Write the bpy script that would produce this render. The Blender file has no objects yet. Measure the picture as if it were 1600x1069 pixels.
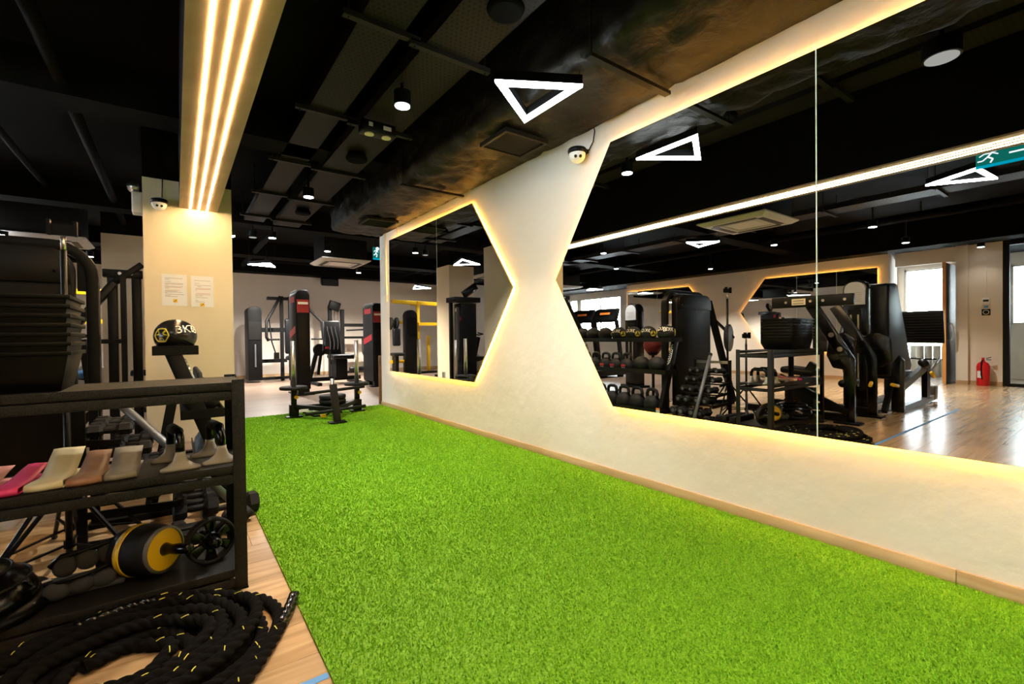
import bpy, math, random
import numpy as np
from mathutils import Vector, Matrix
random.seed(7); rng = np.random.default_rng(7)
sc = bpy.context.scene
C = sc.collection
PI = math.pi

# ---------------------------------------------------------------- camera
CAM = (0.0, 0.0, 0.95)
F, YAW, PITCH, ROLL = 723.03, .6285, -.0113, .0116
fwd = Vector((math.sin(YAW)*math.cos(PITCH), math.cos(YAW)*math.cos(PITCH), math.sin(PITCH)))
rgt = Vector((math.cos(YAW), -math.sin(YAW), 0)); dwn = fwd.cross(rgt)
r_ = math.cos(ROLL)*rgt + math.sin(ROLL)*dwn; d_ = -math.sin(ROLL)*rgt + math.cos(ROLL)*dwn
cam = bpy.data.cameras.new('camera'); co = bpy.data.objects.new('camera', cam); C.objects.link(co)
M = Matrix.Identity(4)
for i in range(3):
    M[i][0] = r_[i]; M[i][1] = -d_[i]; M[i][2] = -fwd[i]; M[i][3] = CAM[i]
co.matrix_world = M
cam.sensor_width = 36; cam.lens = 36*F/1600; cam.clip_start = .02; cam.clip_end = 200
sc.camera = co
# ---------------------------------------------------------------- world, exposure
w = bpy.data.worlds.new('sky'); sc.world = w; w.use_nodes = True
bg = w.node_tree.nodes['Background']; bg.inputs[0].default_value = (.86, .93, 1, 1); bg.inputs[1].default_value = 65.0
sc.view_settings.view_transform = 'Standard'; sc.view_settings.look = 'None'
sc.view_settings.gamma = 1; sc.view_settings.use_curve_mapping = False
sc.view_settings.exposure = 0.52
sc.cycles.caustics_reflective = False; sc.cycles.caustics_refractive = False
sc.cycles.max_bounces = 10; sc.cycles.diffuse_bounces = 4; sc.cycles.glossy_bounces = 6; sc.cycles.transparent_max_bounces = 12
sc.cycles.sample_clamp_indirect = 6.0
sc.cycles.use_denoising = True
LED_LINE, LED_MIRROR, LED_TRI, SPOT_W = 64.0, 84.0, 28.0, 172.0

# ---------------------------------------------------------------- materials
MATS = {}
def mat(name, col, rough=.5, metal=0, spec=.5, bump=0, bscale=80, noise=0, nscale=8, col2=None, emit=0, coat=0):
    m = bpy.data.materials.new(name); m.use_nodes = True; MATS[name] = m
    nt = m.node_tree; b = nt.nodes['Principled BSDF']
    b.inputs['Base Color'].default_value = (*col, 1); b.inputs['Roughness'].default_value = rough
    b.inputs['Metallic'].default_value = metal; b.inputs['Specular IOR Level'].default_value = spec
    b.inputs['Coat Weight'].default_value = coat
    if emit:
        b.inputs['Emission Color'].default_value = (*col, 1); b.inputs['Emission Strength'].default_value = emit
    if noise or bump:
        tc = nt.nodes.new('ShaderNodeTexCoord')
    if noise:
        n = nt.nodes.new('ShaderNodeTexNoise'); n.inputs['Scale'].default_value = nscale; n.inputs['Detail'].default_value = 6
        nt.links.new(tc.outputs['Object'], n.inputs['Vector'])
        r = nt.nodes.new('ShaderNodeValToRGB'); r.color_ramp.elements[0].position = .5-noise; r.color_ramp.elements[1].position = .5+noise
        c2 = col2 or tuple(x*.7 for x in col)
        r.color_ramp.elements[0].color = (*c2, 1); r.color_ramp.elements[1].color = (*col, 1)
        nt.links.new(n.outputs['Fac'], r.inputs['Fac']); nt.links.new(r.outputs['Color'], b.inputs['Base Color'])
    if bump:
        n2 = nt.nodes.new('ShaderNodeTexNoise'); n2.inputs['Scale'].default_value = bscale; n2.inputs['Detail'].default_value = 5
        nt.links.new(tc.outputs['Object'], n2.inputs['Vector'])
        bp = nt.nodes.new('ShaderNodeBump'); bp.inputs['Strength'].default_value = bump; bp.inputs['Distance'].default_value = .01
        nt.links.new(n2.outputs['Fac'], bp.inputs['Height']); nt.links.new(bp.outputs['Normal'], b.inputs['Normal'])
    return m
def emis(name, col, s):
    m = bpy.data.materials.new(name); m.use_nodes = True; MATS[name] = m
    nt = m.node_tree; nt.nodes.clear()
    e = nt.nodes.new('ShaderNodeEmission'); e.inputs[0].default_value = (*col, 1); e.inputs[1].default_value = s
    o = nt.nodes.new('ShaderNodeOutputMaterial'); nt.links.new(e.outputs[0], o.inputs[0]); return m
mat('plaster', (.75, .685, .60), .85, bump=.9, bscale=6, noise=.28, nscale=1.6, col2=(.70, .63, .54))
mat('plaster_far', (.76, .69, .61), .9, bump=.1, bscale=12, noise=.3, nscale=1.2, col2=(.66, .59, .51))
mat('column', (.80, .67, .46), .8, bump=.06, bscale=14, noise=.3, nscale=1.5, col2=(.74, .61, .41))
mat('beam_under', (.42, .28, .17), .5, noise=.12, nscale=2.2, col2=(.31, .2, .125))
mat('ceiling_black', (.0050, .0043, .0035), .85, spec=0.05, noise=.3, nscale=3, col2=(.003, .0026, .0022))
mat('duct_black', (.014, .0115, .008), .5, spec=0.18, bump=1.0, bscale=5, noise=.3, nscale=4, col2=(.007, .0058, .004))
mat('steel_black', (.008, .0075, .007), .45, spec=0.25, bump=.1, bscale=300)
mat('tray', (.016, .0135, .0105), .55, spec=0.15)
mat('powder', (.022, .020, .018), .34, spec=.26, bump=.5, bscale=500, noise=.08, nscale=380, col2=(.002, .002, .002))
mat('black', (.0022, .0022, .0023), .42, spec=.2)
mat('gloss_black', (.002, .002, .0022), .2, spec=.4)
mat('matte_black', (.0030, .0029, .0030), .6, spec=.2)
mat('plastic_black', (.0022, .0021, .0020), .36, spec=.13, bump=.06, bscale=300)
mat('shroud', (.0038, .0033, .0028), .42, spec=.18)
mat('rubber', (.0075, .0072, .007), .62, spec=.25, bump=.12, bscale=160)
mat('pad', (.0038, .0042, .0055), .4, spec=.3, bump=.05, bscale=200)
mat('gloss_pad', (.0030, .0034, .0042), .38, spec=.3)
mat('pad_label', (.5, .53, .57), .5)
mat('rope_black', (.0065, .0055, .005), .95, spec=.15, bump=.8, bscale=500)
mat('pad_blue', (.02, .026, .038), .45)
mat('fabric', (.05, .05, .054), .85, bump=.4, bscale=900)
mat('grey_plate', (.12, .115, .105), .4)
mat('chrome', (.62, .58, .52), .32, 1)
mat('silver', (.55, .55, .56), .3, 1)
mat('steel_grey', (.13, .14, .16), .4, .4)
mat('gloss_rubber', (.011, .0105, .010), .22)
mat('red', (.30, .012, .016), .45)
mat('red_rubber', (.16, .012, .02), .6)
mat('red_paint', (.6, .01, .015), .3)
mat('yellow', (.85, .52, .01), .4)
mat('yellow_tracer', (.9, .8, .12), .7)
mat('gold_print', (.62, .50, .03), .5)
mat('cream_print', (.85, .78, .6), .6)
mat('white', (.82, .8, .76), .45)
mat('offwhite', (.66, .63, .59), .5)
mat('label_white', (.7, .7, .68), .5)
mat('paper', (.83, .8, .78), .7)
mat('ink', (.35, .3, .3), .8)
mat('ink_red', (.6, .3, .28), .8)
mat('orange', (.8, .2, .02), .5)
mat('pink', (.75, .04, .2), .5)
mat('light_pink', (.8, .35, .34), .5)
mat('cream_band', (.72, .64, .4), .5)
mat('brown_band', (.33, .17, .09), .5, noise=.2, nscale=30, col2=(.27, .13, .07))
mat('grey_band', (.27, .24, .19), .55, noise=.2, nscale=40, col2=(.22, .19, .15))
mat('foot_grey', (.33, .30, .24), .4)
mat('wood_edge', (.55, .36, .14), .5)
mat('door_edge', (.6, .3, .08), .5)
mat('door_dark', (.008, .007, .0065), .5, spec=.15)
mat('glass_edge', (.75, .88, .85), .25, emit=0)
mat('tape_blue', (.10, .32, .72), .6)
mat('mat_grey', (.46, .45, .40), .8)
mat('blue_seat', (.05, .16, .35), .5)
mat('sign_green', (.015, .33, .27), .4)
mat('grille', (.012, .011, .009), .6)
emis('led_warm', (1, .68, .35), LED_LINE)
emis('led_amber', (1, .53, .10), LED_MIRROR)
emis('led_cool', (.90, .97, 1), LED_TRI)
emis('lamp_face', (.93, .97, 1), 14)
emis('unlit_lamp_glow', (.95, .95, .9), .3)  # weak glow painted on the faces of the unlit downlights
emis('sign_lit', (.0, .42, .62), .6)
emis('sign_glow', (.01, .30, .24), .35)
emis('sign_white', (.75, .85, .95), 1.0)
# mirror and clear glass
m = mat('mirror', (.86, .86, .83), .0, 1)
def glassmat():
    m = bpy.data.materials.new('clear_glass'); m.use_nodes = True; MATS['clear_glass'] = m
    nt = m.node_tree; nt.nodes.clear()
    t = nt.nodes.new('ShaderNodeBsdfTransparent'); g = nt.nodes.new('ShaderNodeBsdfGlossy'); g.inputs['Roughness'].default_value = .02
    t.inputs[0].default_value = (.92, .95, .95, 1)
    mx = nt.nodes.new('ShaderNodeMixShader'); mx.inputs[0].default_value = .06
    o = nt.nodes.new('ShaderNodeOutputMaterial')
    nt.links.new(t.outputs[0], mx.inputs[1]); nt.links.new(g.outputs[0], mx.inputs[2]); nt.links.new(mx.outputs[0], o.inputs[0])
glassmat()
def woodmat(name, c1, c2, planks=False, rough=.38, axis='X'):
    m = bpy.data.materials.new(name); m.use_nodes = True; MATS[name] = m
    nt = m.node_tree; b = nt.nodes['Principled BSDF']; L = nt.links.new; N = nt.nodes.new
    b.inputs['Roughness'].default_value = rough; b.inputs['Coat Weight'].default_value = .6 if name == 'oak' else 0; b.inputs['Coat Roughness'].default_value = .22
    tc = N('ShaderNodeTexCoord'); mp = N('ShaderNodeMapping')
    mp.inputs['Scale'].default_value = (1.2, 14, 14) if axis == 'X' else (14, 1.2, 14)
    L(tc.outputs['Object'], mp.inputs[0])
    oi = N('ShaderNodeObjectInfo'); va = N('ShaderNodeVectorMath'); va.operation = 'ADD'
    sc_ = N('ShaderNodeMath'); sc_.operation = 'MULTIPLY'; sc_.inputs[1].default_value = 40
    L(oi.outputs['Random'], sc_.inputs[0]); L(mp.outputs[0], va.inputs[0]); L(sc_.outputs[0], va.inputs[1])
    n = N('ShaderNodeTexNoise'); n.inputs['Scale'].default_value = 1.6; n.inputs['Detail'].default_value = 8; n.inputs['Distortion'].default_value = .8
    L(va.outputs[0], n.inputs['Vector'])
    r = N('ShaderNodeValToRGB'); r.color_ramp.elements[0].position = .33; r.color_ramp.elements[1].position = .68
    r.color_ramp.elements[0].color = (*c2, 1); r.color_ramp.elements[1].color = (*c1, 1)
    L(n.outputs['Fac'], r.inputs['Fac'])
    col = r.outputs['Color']
    if planks:
        br = N('ShaderNodeTexBrick'); br.inputs['Scale'].default_value = 1; br.inputs['Brick Width'].default_value = 1.2; br.inputs['Row Height'].default_value = .19
        br.inputs['Mortar Size'].default_value = .002; br.inputs['Color1'].default_value = (1, 1, 1, 1); br.inputs['Color2'].default_value = (.8, .78, .76, 1); br.inputs['Mortar'].default_value = (.4, .36, .33, 1)
        L(tc.outputs['Object'], br.inputs['Vector'])
        mx = N('ShaderNodeMixRGB'); mx.blend_type = 'MULTIPLY'; mx.inputs[0].default_value = 1
        L(col, mx.inputs[1]); L(br.outputs['Color'], mx.inputs[2]); col = mx.outputs[0]
    else:
        hs = N('ShaderNodeHueSaturation'); mr = N('ShaderNodeMapRange'); mr.inputs['To Min'].default_value = .86; mr.inputs['To Max'].default_value = 1.1
        L(oi.outputs['Random'], mr.inputs['Value']); L(mr.outputs[0], hs.inputs['Value']); L(col, hs.inputs['Color']); col = hs.outputs[0]
    L(col, b.inputs['Base Color'])
    bp = N('ShaderNodeBump'); bp.inputs['Strength'].default_value = .08; L(n.outputs['Fac'], bp.inputs['Height']); L(bp.outputs[0], b.inputs['Normal'])
woodmat('oak', (.66, .45, .245), (.44, .275, .13), rough=.27)
woodmat('oak_far', (.29, .21, .16), (.19, .135, .10), planks=True, rough=.35)
woodmat('oak_trim', (.56, .38, .20), (.45, .29, .14), axis='Y', rough=.5)
woodmat('board_brown', (.30, .16, .07), (.22, .11, .05), rough=.5)
def turfmat(name, k):
    m = bpy.data.materials.new(name); m.use_nodes = True; MATS[name] = m
    nt = m.node_tree; b = nt.nodes['Principled BSDF']; L = nt.links.new; N = nt.nodes.new
    b.inputs['Roughness'].default_value = .65; b.inputs['Specular IOR Level'].default_value = .25
    tc = N('ShaderNodeTexCoord'); n = N('ShaderNodeTexNoise'); n.inputs['Scale'].default_value = 130; n.inputs['Detail'].default_value = 3
    L(tc.outputs['Object'], n.inputs['Vector'])
    r = N('ShaderNodeValToRGB'); r.color_ramp.elements[0].position = .3; r.color_ramp.elements[1].position = .72
    r.color_ramp.elements[0].color = (.11*k, .30*k, .008*k, 1); r.color_ramp.elements[1].color = (.32*k, .62*k, .026*k, 1)
    L(n.outputs['Fac'], r.inputs['Fac']); L(r.outputs['Color'], b.inputs['Base Color'])
turfmat('turf_base', .8); turfmat('turf_blade', 1.1)
def wrinkle():  # crumpled insulation wrap: ridged noise bump
    m = MATS['duct_black']; nt = m.node_tree
    for n in nt.nodes:
        if n.type == 'BUMP': n.inputs['Distance'].default_value = .04; n.inputs['Strength'].default_value = .8
        if n.type == 'TEX_NOISE' and abs(n.inputs['Scale'].default_value-5) < .01: n.inputs['Distortion'].default_value = .3
wrinkle()

# ---------------------------------------------------------------- mesh helpers
def V(*a): return Vector(a if len(a) == 3 else a[0])
class MB:
    def __init__(s): s.v = []; s.f = []; s.g = []
    def add(s, vs, fs):
        o = len(s.v); s.g.append((o, len(s.f))); s.v += [tuple(p) for p in vs]; s.f += [tuple(i+o for i in q) for q in fs]; return s
    def box(s, x0, x1, y0, y1, z0, z1):
        vs = [(x, y, z) for z in (z0, z1) for y in (y0, y1) for x in (x0, x1)]
        return s.add(vs, [(0, 2, 3, 1), (4, 5, 7, 6), (0, 1, 5, 4), (2, 6, 7, 3), (0, 4, 6, 2), (1, 3, 7, 5)])
    def obox(s, c, size, rot=None):
        h = [x/2 for x in size]; R = rot or Matrix.Identity(3); c = V(*c)
        vs = [c + R @ V(x*h[0], y*h[1], z*h[2]) for z in (-1, 1) for y in (-1, 1) for x in (-1, 1)]
        return s.add(vs, [(0, 2, 3, 1), (4, 5, 7, 6), (0, 1, 5, 4), (2, 6, 7, 3), (0, 4, 6, 2), (1, 3, 7, 5)])
    def bar(s, p, q, w, h, up=(0, 0, 1)):          # rectangular bar p->q, w across, h along up
        p = V(*p); q = V(*q); d = (q-p); L = d.length; d.normalize(); u = V(*up)
        if abs(d.dot(u)) > .98: u = V(0, 1, 0)
        a = d.cross(u).normalized(); u = a.cross(d).normalized()
        R = Matrix((d, a, u)).transposed()
        return s.obox((p+q)/2, (L, w, h), R)
    def tube(s, p, q, r, n=12, r2=None):
        return s.pipe([p, q], [r, r if r2 is None else r2], n)
    def pipe(s, pts, r, n=10, closed=False):
        pts = [V(*p) for p in pts]; k = len(pts); rs = r if isinstance(r, (list, tuple)) else [r]*k
        rings = []; prev = None
        for i, p in enumerate(pts):
            if closed: t = pts[(i+1) % k]-pts[i-1]
            else: t = pts[min(i+1, k-1)]-pts[max(i-1, 0)]
            t.normalize()
            if prev is None:
                prev = V(0, 0, 1) if abs(t.z) < .9 else V(1, 0, 0)
            a = (prev - t*prev.dot(t)).normalized(); b = t.cross(a); prev = a
            rings.append([p + (a*math.cos(2*PI*j/n)+b*math.sin(2*PI*j/n))*rs[i] for j in range(n)])
        vs = [v for g in rings for v in g]; fs = []
        for i in range(k if closed else k-1):
            i2 = (i+1) % k
            for j in range(n):
                fs.append((i*n+j, i*n+(j+1) % n, i2*n+(j+1) % n, i2*n+j))
        if not closed:
            fs.append(tuple(reversed(range(n)))); fs.append(tuple((k-1)*n+j for j in range(n)))
        return s.add(vs, fs)
    def lathe(s, prof, n=24, c=(0, 0, 0), axis=(0, 0, 1), cap=True):   # prof: (radius, height along axis)
        ax = V(*axis).normalized(); a = V(1, 0, 0) if abs(ax.x) < .9 else V(0, 1, 0)
        a = (a-ax*a.dot(ax)).normalized(); b = ax.cross(a); c = V(*c)
        vs = []; fs = []; k = len(prof)
        for (r, z) in prof:
            r = max(r, 1e-5)
            vs += [c+ax*z+(a*math.cos(2*PI*j/n)+b*math.sin(2*PI*j/n))*r for j in range(n)]
        for i in range(k-1):
            for j in range(n): fs.append((i*n+j, i*n+(j+1) % n, (i+1)*n+(j+1) % n, (i+1)*n+j))
        if cap: fs.append(tuple(reversed(range(n)))); fs.append(tuple((k-1)*n+j for j in range(n)))
        return s.add(vs, fs)
    def sphere(s, c, r, n=20, m=12, sc=(1, 1, 1), rot=None):
        vs = []; fs = []; c = V(*c); R = rot or Matrix.Identity(3)
        for i in range(m+1):
            th = PI*i/m; rr = max(math.sin(th), 1e-4)
            for j in range(n):
                ph = 2*PI*j/n; vs.append(c+R @ V(rr*math.cos(ph)*r*sc[0], rr*math.sin(ph)*r*sc[1], -math.cos(th)*r*sc[2]))
        for i in range(m):
            for j in range(n): fs.append((i*n+j, i*n+(j+1) % n, (i+1)*n+(j+1) % n, (i+1)*n+j))
        return s.add(vs, fs)
    def prism(s, poly, off, thick):     # poly: list of 3-D points (planar), extruded by vector thick from offset off
        k = len(poly); a = [V(*p)+V(*off) for p in poly]; b = [p+V(*thick) for p in a]
        nrm = (a[1]-a[0]).cross(a[2]-a[1])
        fs = [tuple(range(k)), tuple(reversed(range(k, 2*k)))]
        fs += [(i, k+i, k+(i+1) % k, (i+1) % k) for i in range(k)]
        if nrm.dot(V(*thick)) > 0: fs = [tuple(reversed(q)) for q in fs]
        return s.add(a+b, fs)
    def mesh(s, name, matn, smooth=False, xf=None):
        me = bpy.data.meshes.new(name)
        vs = s.v if xf is None else [tuple(xf @ V(*p)) for p in s.v]
        me.from_pydata(vs, [], s.f); me.materials.append(MATS[matn])
        if smooth: me.polygons.foreach_set('use_smooth', [True]*len(me.polygons))
        me.update(); return me
ROOTS = {}
def fin(o, smooth, bevel):
    if bevel:
        b = o.modifiers.new('bevel', 'BEVEL'); b.width = bevel; b.segments = 3 if bevel > .012 else 2; b.limit_method = 'ANGLE'; b.angle_limit = .6
        o.data.polygons.foreach_set('use_smooth', [True]*len(o.data.polygons))
    if smooth == 'a' or bevel:
        pass
def thing(name, label, cat, loc=(0, 0, 0), rotz=0, group=None):
    o = bpy.data.objects.new(name, None); C.objects.link(o); o.empty_display_size = .1
    o.location = loc; o.rotation_euler = (0, 0, rotz); o['label'] = label; o['category'] = cat
    if group: o['group'] = group
    ROOTS[o.name] = (Matrix.Translation(V(*loc)) @ Matrix.Rotation(rotz, 4, 'Z'))
    return o
def rootof(o):
    while o.parent: o = o.parent
    return o
SPLIT = {'cross_beam', 'upright', 'foot_plate', 'rail', 'shelf_lip', 'foot', 'stabiliser', 'hand_grip', 'lever', 'tier_lip', 'cradle_rail', 'deck_beam', 'side_rail', 'louvre', 'cross_arm', 'base_rail', 'sticker', 'suspension_wire', 'rod'}
def part(mb, name, matn, parent, smooth=False, bevel=0, world=True, label=None):
    if name in SPLIT and len(mb.g) > 1:
        ends = mb.g[1:]+[(len(mb.v), len(mb.f))]; out = None
        for (a, b), (c, d) in zip(mb.g, ends):
            m2 = MB(); m2.add(mb.v[a:c], [tuple(i-a for i in q) for q in mb.f[b:d]])
            out = part(m2, name, matn, parent, smooth, bevel, world, label)
        return out
    """a part or sub-part; coordinates in mb are world coordinates unless world=False (then local to the thing)"""
    r = rootof(parent); xf = None
    if world and r.name in ROOTS: xf = ROOTS[r.name].inverted()
    o = bpy.data.objects.new(name, mb.mesh(name, matn, smooth, xf)); C.objects.link(o); o.parent = parent
    fin(o, smooth, bevel)
    if label: o['label'] = label
    return o
def single(mb, name, matn, label=None, cat=None, group=None, kind=None, smooth=False, bevel=0):
    xs, ys, zs = zip(*mb.v); c = V((min(xs)+max(xs))/2, (min(ys)+max(ys))/2, min(zs))
    o = bpy.data.objects.new(name, mb.mesh(name, matn, smooth, Matrix.Translation(-c))); C.objects.link(o); o.location = c
    ROOTS[o.name] = Matrix.Translation(c)
    if label: o['label'] = label
    if cat: o['category'] = cat
    if group: o['group'] = group
    if kind: o['kind'] = kind
    fin(o, smooth, bevel); return o
def struct(mb, name, matn, label=None, **k): return single(mb, name, matn, label, kind='structure', **k)
def copy_thing(src, loc, rotz=0, label=None, group=None):
    r = src.copy(); C.objects.link(r); r.location = loc; r.rotation_euler = (0, 0, rotz)
    ROOTS[r.name] = Matrix.Translation(V(*loc)) @ Matrix.Rotation(rotz, 4, 'Z')
    if label: r['label'] = label
    if group: r['group'] = group
    for ch in list(src.children):
        c = ch.copy(); C.objects.link(c); c.parent = r
        for g in list(ch.children):
            d = g.copy(); C.objects.link(d); d.parent = c
    return r
def text_geo(body, size):
    cu = bpy.data.curves.new('t', 'FONT'); cu.body = body; cu.size = size; cu.align_x = 'CENTER'; cu.align_y = 'CENTER'; cu.resolution_u = 2
    o = bpy.data.objects.new('t', cu); C.objects.link(o); bpy.context.view_layer.update()
    me = o.evaluated_get(bpy.context.evaluated_depsgraph_get()).to_mesh()
    vs = [tuple(v.co) for v in me.vertices]; fs = [tuple(p.vertices) for p in me.polygons]
    bpy.data.objects.remove(o); bpy.data.curves.remove(cu)
    return vs, fs
def text_mb(body, size, origin, u, v):     # flat lettering: u = reading direction, v = up
    vs, fs = text_geo(body, size); o = V(*origin); u = V(*u); v = V(*v); mb = MB()
    return mb.add([o+u*p[0]+v*p[1] for p in vs], fs)
def arc(c, r, a0, a1, n, ex, ez):
    c = V(*c); ex = V(*ex); ez = V(*ez)
    return [c+(ex*math.cos(a0+(a1-a0)*i/n)+ez*math.sin(a0+(a1-a0)*i/n))*r for i in range(n+1)]
ORD = ['first', 'second', 'third', 'fourth', 'fifth', 'sixth', 'seventh', 'eighth', 'ninth', 'tenth', 'eleventh', 'twelfth']
# ================================================================= the setting
W = 2.35
fl = MB()
fl.box(-9, -7.0, -3, 13.1, -.12, 0); fl.box(.337, 5.3, -3, 13.1, -.12, 0)
fl.box(-7.0, .337, -3, .34, -.12, 0); fl.box(-7.0, .337, 4.14, 13.1, -.12, 0); fl.box(-7.0, .337, .34, 4.14, -.12, -.008)
floor = struct(fl, 'floor', 'oak_far', 'pale oak laminate floor of the gym')
row = 0; y = .34; plank_mesh = {}
while y < 4.139:
    x = -7.0 - (row*.43 % 1.2)
    while x < .337:
        a, b = max(x, -7.0), min(x+1.2, .337)
        if b-a > .02:
            k = (round(b-a, 3),)
            if k not in plank_mesh:
                pm = MB().box(-(b-a)/2+.0008, (b-a)/2-.0008, -.0942, .0942, -.008, 0); plank_mesh[k] = pm.mesh('plank', 'oak')
            o = bpy.data.objects.new('plank', plank_mesh[k]); C.objects.link(o); o.parent = floor
            fx, fy, fz = floor.location
            o.location = ((a+b)/2-fx, y+.095-fy, -fz)
        x += 1.2
    y += .19; row += 1
# ---- turf
TX0, TX1, TY0, TY1 = .337, 2.337, -2.6, 6.38
turf = single(MB().box(TX0, TX1, TY0, TY1, 0, .008), 'artificial_turf', 'turf_base', 'bright green artificial turf lane along the mirror wall', 'turf', kind='stuff')
def pile():
    nb = 330000
    u = rng.random(nb); yy = .05+(TY1-.05)*u**1.8; xx = TX0+rng.random(nb)*(TX1-TX0)
    a = rng.random(nb)*2*PI; h = .006+.008*rng.random(nb); wd = (.0016+.0008*rng.random(nb))*(1+.35*(yy-.5)); ln = (rng.random(nb)-.5)*.016; ln2 = (rng.random(nb)-.5)*.016
    v = np.zeros((nb, 3, 3), np.float32)
    v[:, 0, 0] = xx-np.cos(a)*wd; v[:, 0, 1] = yy-np.sin(a)*wd; v[:, 0, 2] = .007
    v[:, 1, 0] = xx+np.cos(a)*wd; v[:, 1, 1] = yy+np.sin(a)*wd; v[:, 1, 2] = .007
    v[:, 2, 0] = np.clip(xx+ln, TX0-.006, TX1-.001); v[:, 2, 1] = yy+ln2; v[:, 2, 2] = .007+h
    lx, ly, lz = turf.location
    v[:, :, 0] -= lx; v[:, :, 1] -= ly; v[:, :, 2] -= lz
    me = bpy.data.meshes.new('pile'); me.vertices.add(nb*3); me.vertices.foreach_set('co', v.ravel())
    me.loops.add(nb*3); me.loops.foreach_set('vertex_index', np.arange(nb*3, dtype=np.int32))
    me.polygons.add(nb); me.polygons.foreach_set('loop_start', np.arange(0, nb*3, 3, dtype=np.int32)); me.polygons.foreach_set('loop_total', np.full(nb, 3, np.int32))
    me.update(calc_edges=True); me.materials.append(MATS['turf_blade'])
    o = bpy.data.objects.new('pile', me); C.objects.link(o); o.parent = turf; o['kind'] = 'stuff'
pile()
single(MB().box(-3.1, .334, 1.348, 1.372, 0, .0012), 'floor_tape', 'tape_blue', 'thin blue tape line stuck across the wooden floor', 'tape')
# ---- walls
def wallbox(name, b, m='plaster', label=None): return struct(MB().box(*b), name, m, label)
wallbox('wall_right', (W, 2.55, -3, 6.38, 0, 2.9), 'plaster', 'cream plaster wall carrying the two lit mirrors')
bb = struct(MB().box(2.339, W, -3, 6.38, 0, .004), 'baseboard_right', 'oak_trim', 'oak baseboard at the foot of the mirror wall')
for a, b in ((-3, -1.98), (-1.98, .42), (.42, 2.82), (2.82, 5.22), (5.22, 6.38)):
    part(MB().box(2.338, W, a+.0008, b-.0008, .004, .062), 'board', 'oak_trim', bb, bevel=.002)
wallbox('wall_back', (-7.6, 5.3, 13, 13.15, 0, 2.9), 'plaster_far', 'grey beige plaster wall behind the far machines')
struct(MB().box(-7.5, 5.2, 12.985, 13, 0, .08), 'baseboard_back', 'oak_trim')
wallbox('wall_far_right', (5.2, 5.35, 6.38, 13, 0, 2.9), 'plaster_far')
wallbox('wall_light_block', (2.55, 5.2, 6.38, 6.5, 0, 2.9), 'plaster_far')  # unseen wall added to close the far room and block light
wallbox('wall_rear', (-8.9, 2.55, -3.15, -3, 0, 2.9), 'plaster')
wallbox('wall_left', (-6.46, -6.34, 2.91, 9.22, 0, 2.9), 'plaster', 'cream plaster wall opposite, with two pointed mirrors')
struct(MB().box(-6.34, -6.328, 2.91, 9.22, 0, .07), 'baseboard_left', 'oak_trim')
struct(MB().prism([(-6.46, 2.91, 0), (-8.8, 3.40, 0), (-8.8, 3.5, 0), (-6.46, 3.03, 0)], (0, 0, 0), (0, 0, 2.9)), 'wall_recess', 'plaster_far')
def wall_holes(name, X0, X1, y0, y1, holes, m, label=None):     # wall along Y with rectangular openings (ya,yb,za,zb)
    mb = MB(); c = y0
    for (ya, yb, za, zb) in sorted(holes):
        if ya > c: mb.box(X0, X1, c, ya, 0, 2.9)
        mb.box(X0, X1, ya, yb, 0, za); mb.box(X0, X1, ya, yb, zb, 2.9); c = yb
    mb.box(X0, X1, c, y1, 0, 2.9)
    return struct(mb, name, m, label)
wall_holes('wall_outer', -8.95, -8.8, -3, 3.5, [(-1.4, .2, 1.08, 2.26), (.28, 1.62, 1.08, 2.26), (2.45, 3.28, .3, 2.36)], 'plaster_far')
wall_holes('wall_windows', -7.6, -7.5, 9.22, 13, [(10.45, 12.4, .75, 2.3), (12.52, 12.95, .75, 2.3)], 'plaster_far')
wallbox('wall_return', (-7.5, -6.46, 9.1, 9.22, 0, 2.9), 'plaster_far')
def window(n, X, ya, yb, za, zb, label, mull=()):
    t = struct(MB().box(X-.1, X-.02, ya, ya+.04, za, zb).box(X-.1, X-.02, yb-.04, yb, za, zb).box(X-.1, X-.02, ya, yb, za, za+.04).box(X-.1, X-.02, ya, yb, zb-.04, zb), 'window_%d' % n, 'offwhite', label)
    part(MB().box(X-.062, X-.058, ya+.04, yb-.04, za+.04, zb-.04), 'pane', 'clear_glass', t)
    for my in mull: part(MB().box(X-.09, X-.03, my-.02, my+.02, za, zb), 'mullion', 'offwhite', t)
window(1, -8.8, 2.45, 3.28, .3, 2.36, 'bright window seen through the open doorway')  # hidden lower part added to send more daylight onto the floor
window(2, -8.8, .28, 1.62, 1.08, 2.26, 'bright window behind the black framed glass door', (.95,))
window(3, -8.8, -1.4, .2, 1.08, 2.26, 'bright corridor window beyond the glass door')
window(4, -7.5, 10.45, 12.4, .75, 2.3, 'wide bright window behind the treadmills', (11.4,))
window(5, -7.5, 12.52, 12.95, .75, 2.3, 'narrow bright window in the far corner')
wallbox('wall_doorside', (-7.05, -6.9, 1.48, 1.9, 0, 2.9), 'plaster', 'cream wall piece behind the fire extinguisher')
wallbox('wall_doorjamb', (-7.05, -6.83, 1.9, 2.06, 0, 2.9), 'plaster')
wallbox('wall_lintel', (-7.05, -6.9, 2.06, 2.95, 2.24, 2.9), 'plaster')
wallbox('wall_rearside', (-7.05, -6.9, -3, .1, 0, 2.9), 'plaster')
wallbox('wall_glasshead', (-7.05, -6.9, .1, 1.48, 2.5, 2.9), 'plaster')
struct(MB().box(-6.9, -6.888, 1.48, 1.9, 0, .07).box(-6.83, -6.818, 1.9, 2.06, 0, .07), 'baseboard_doorside', 'oak_trim')
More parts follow.
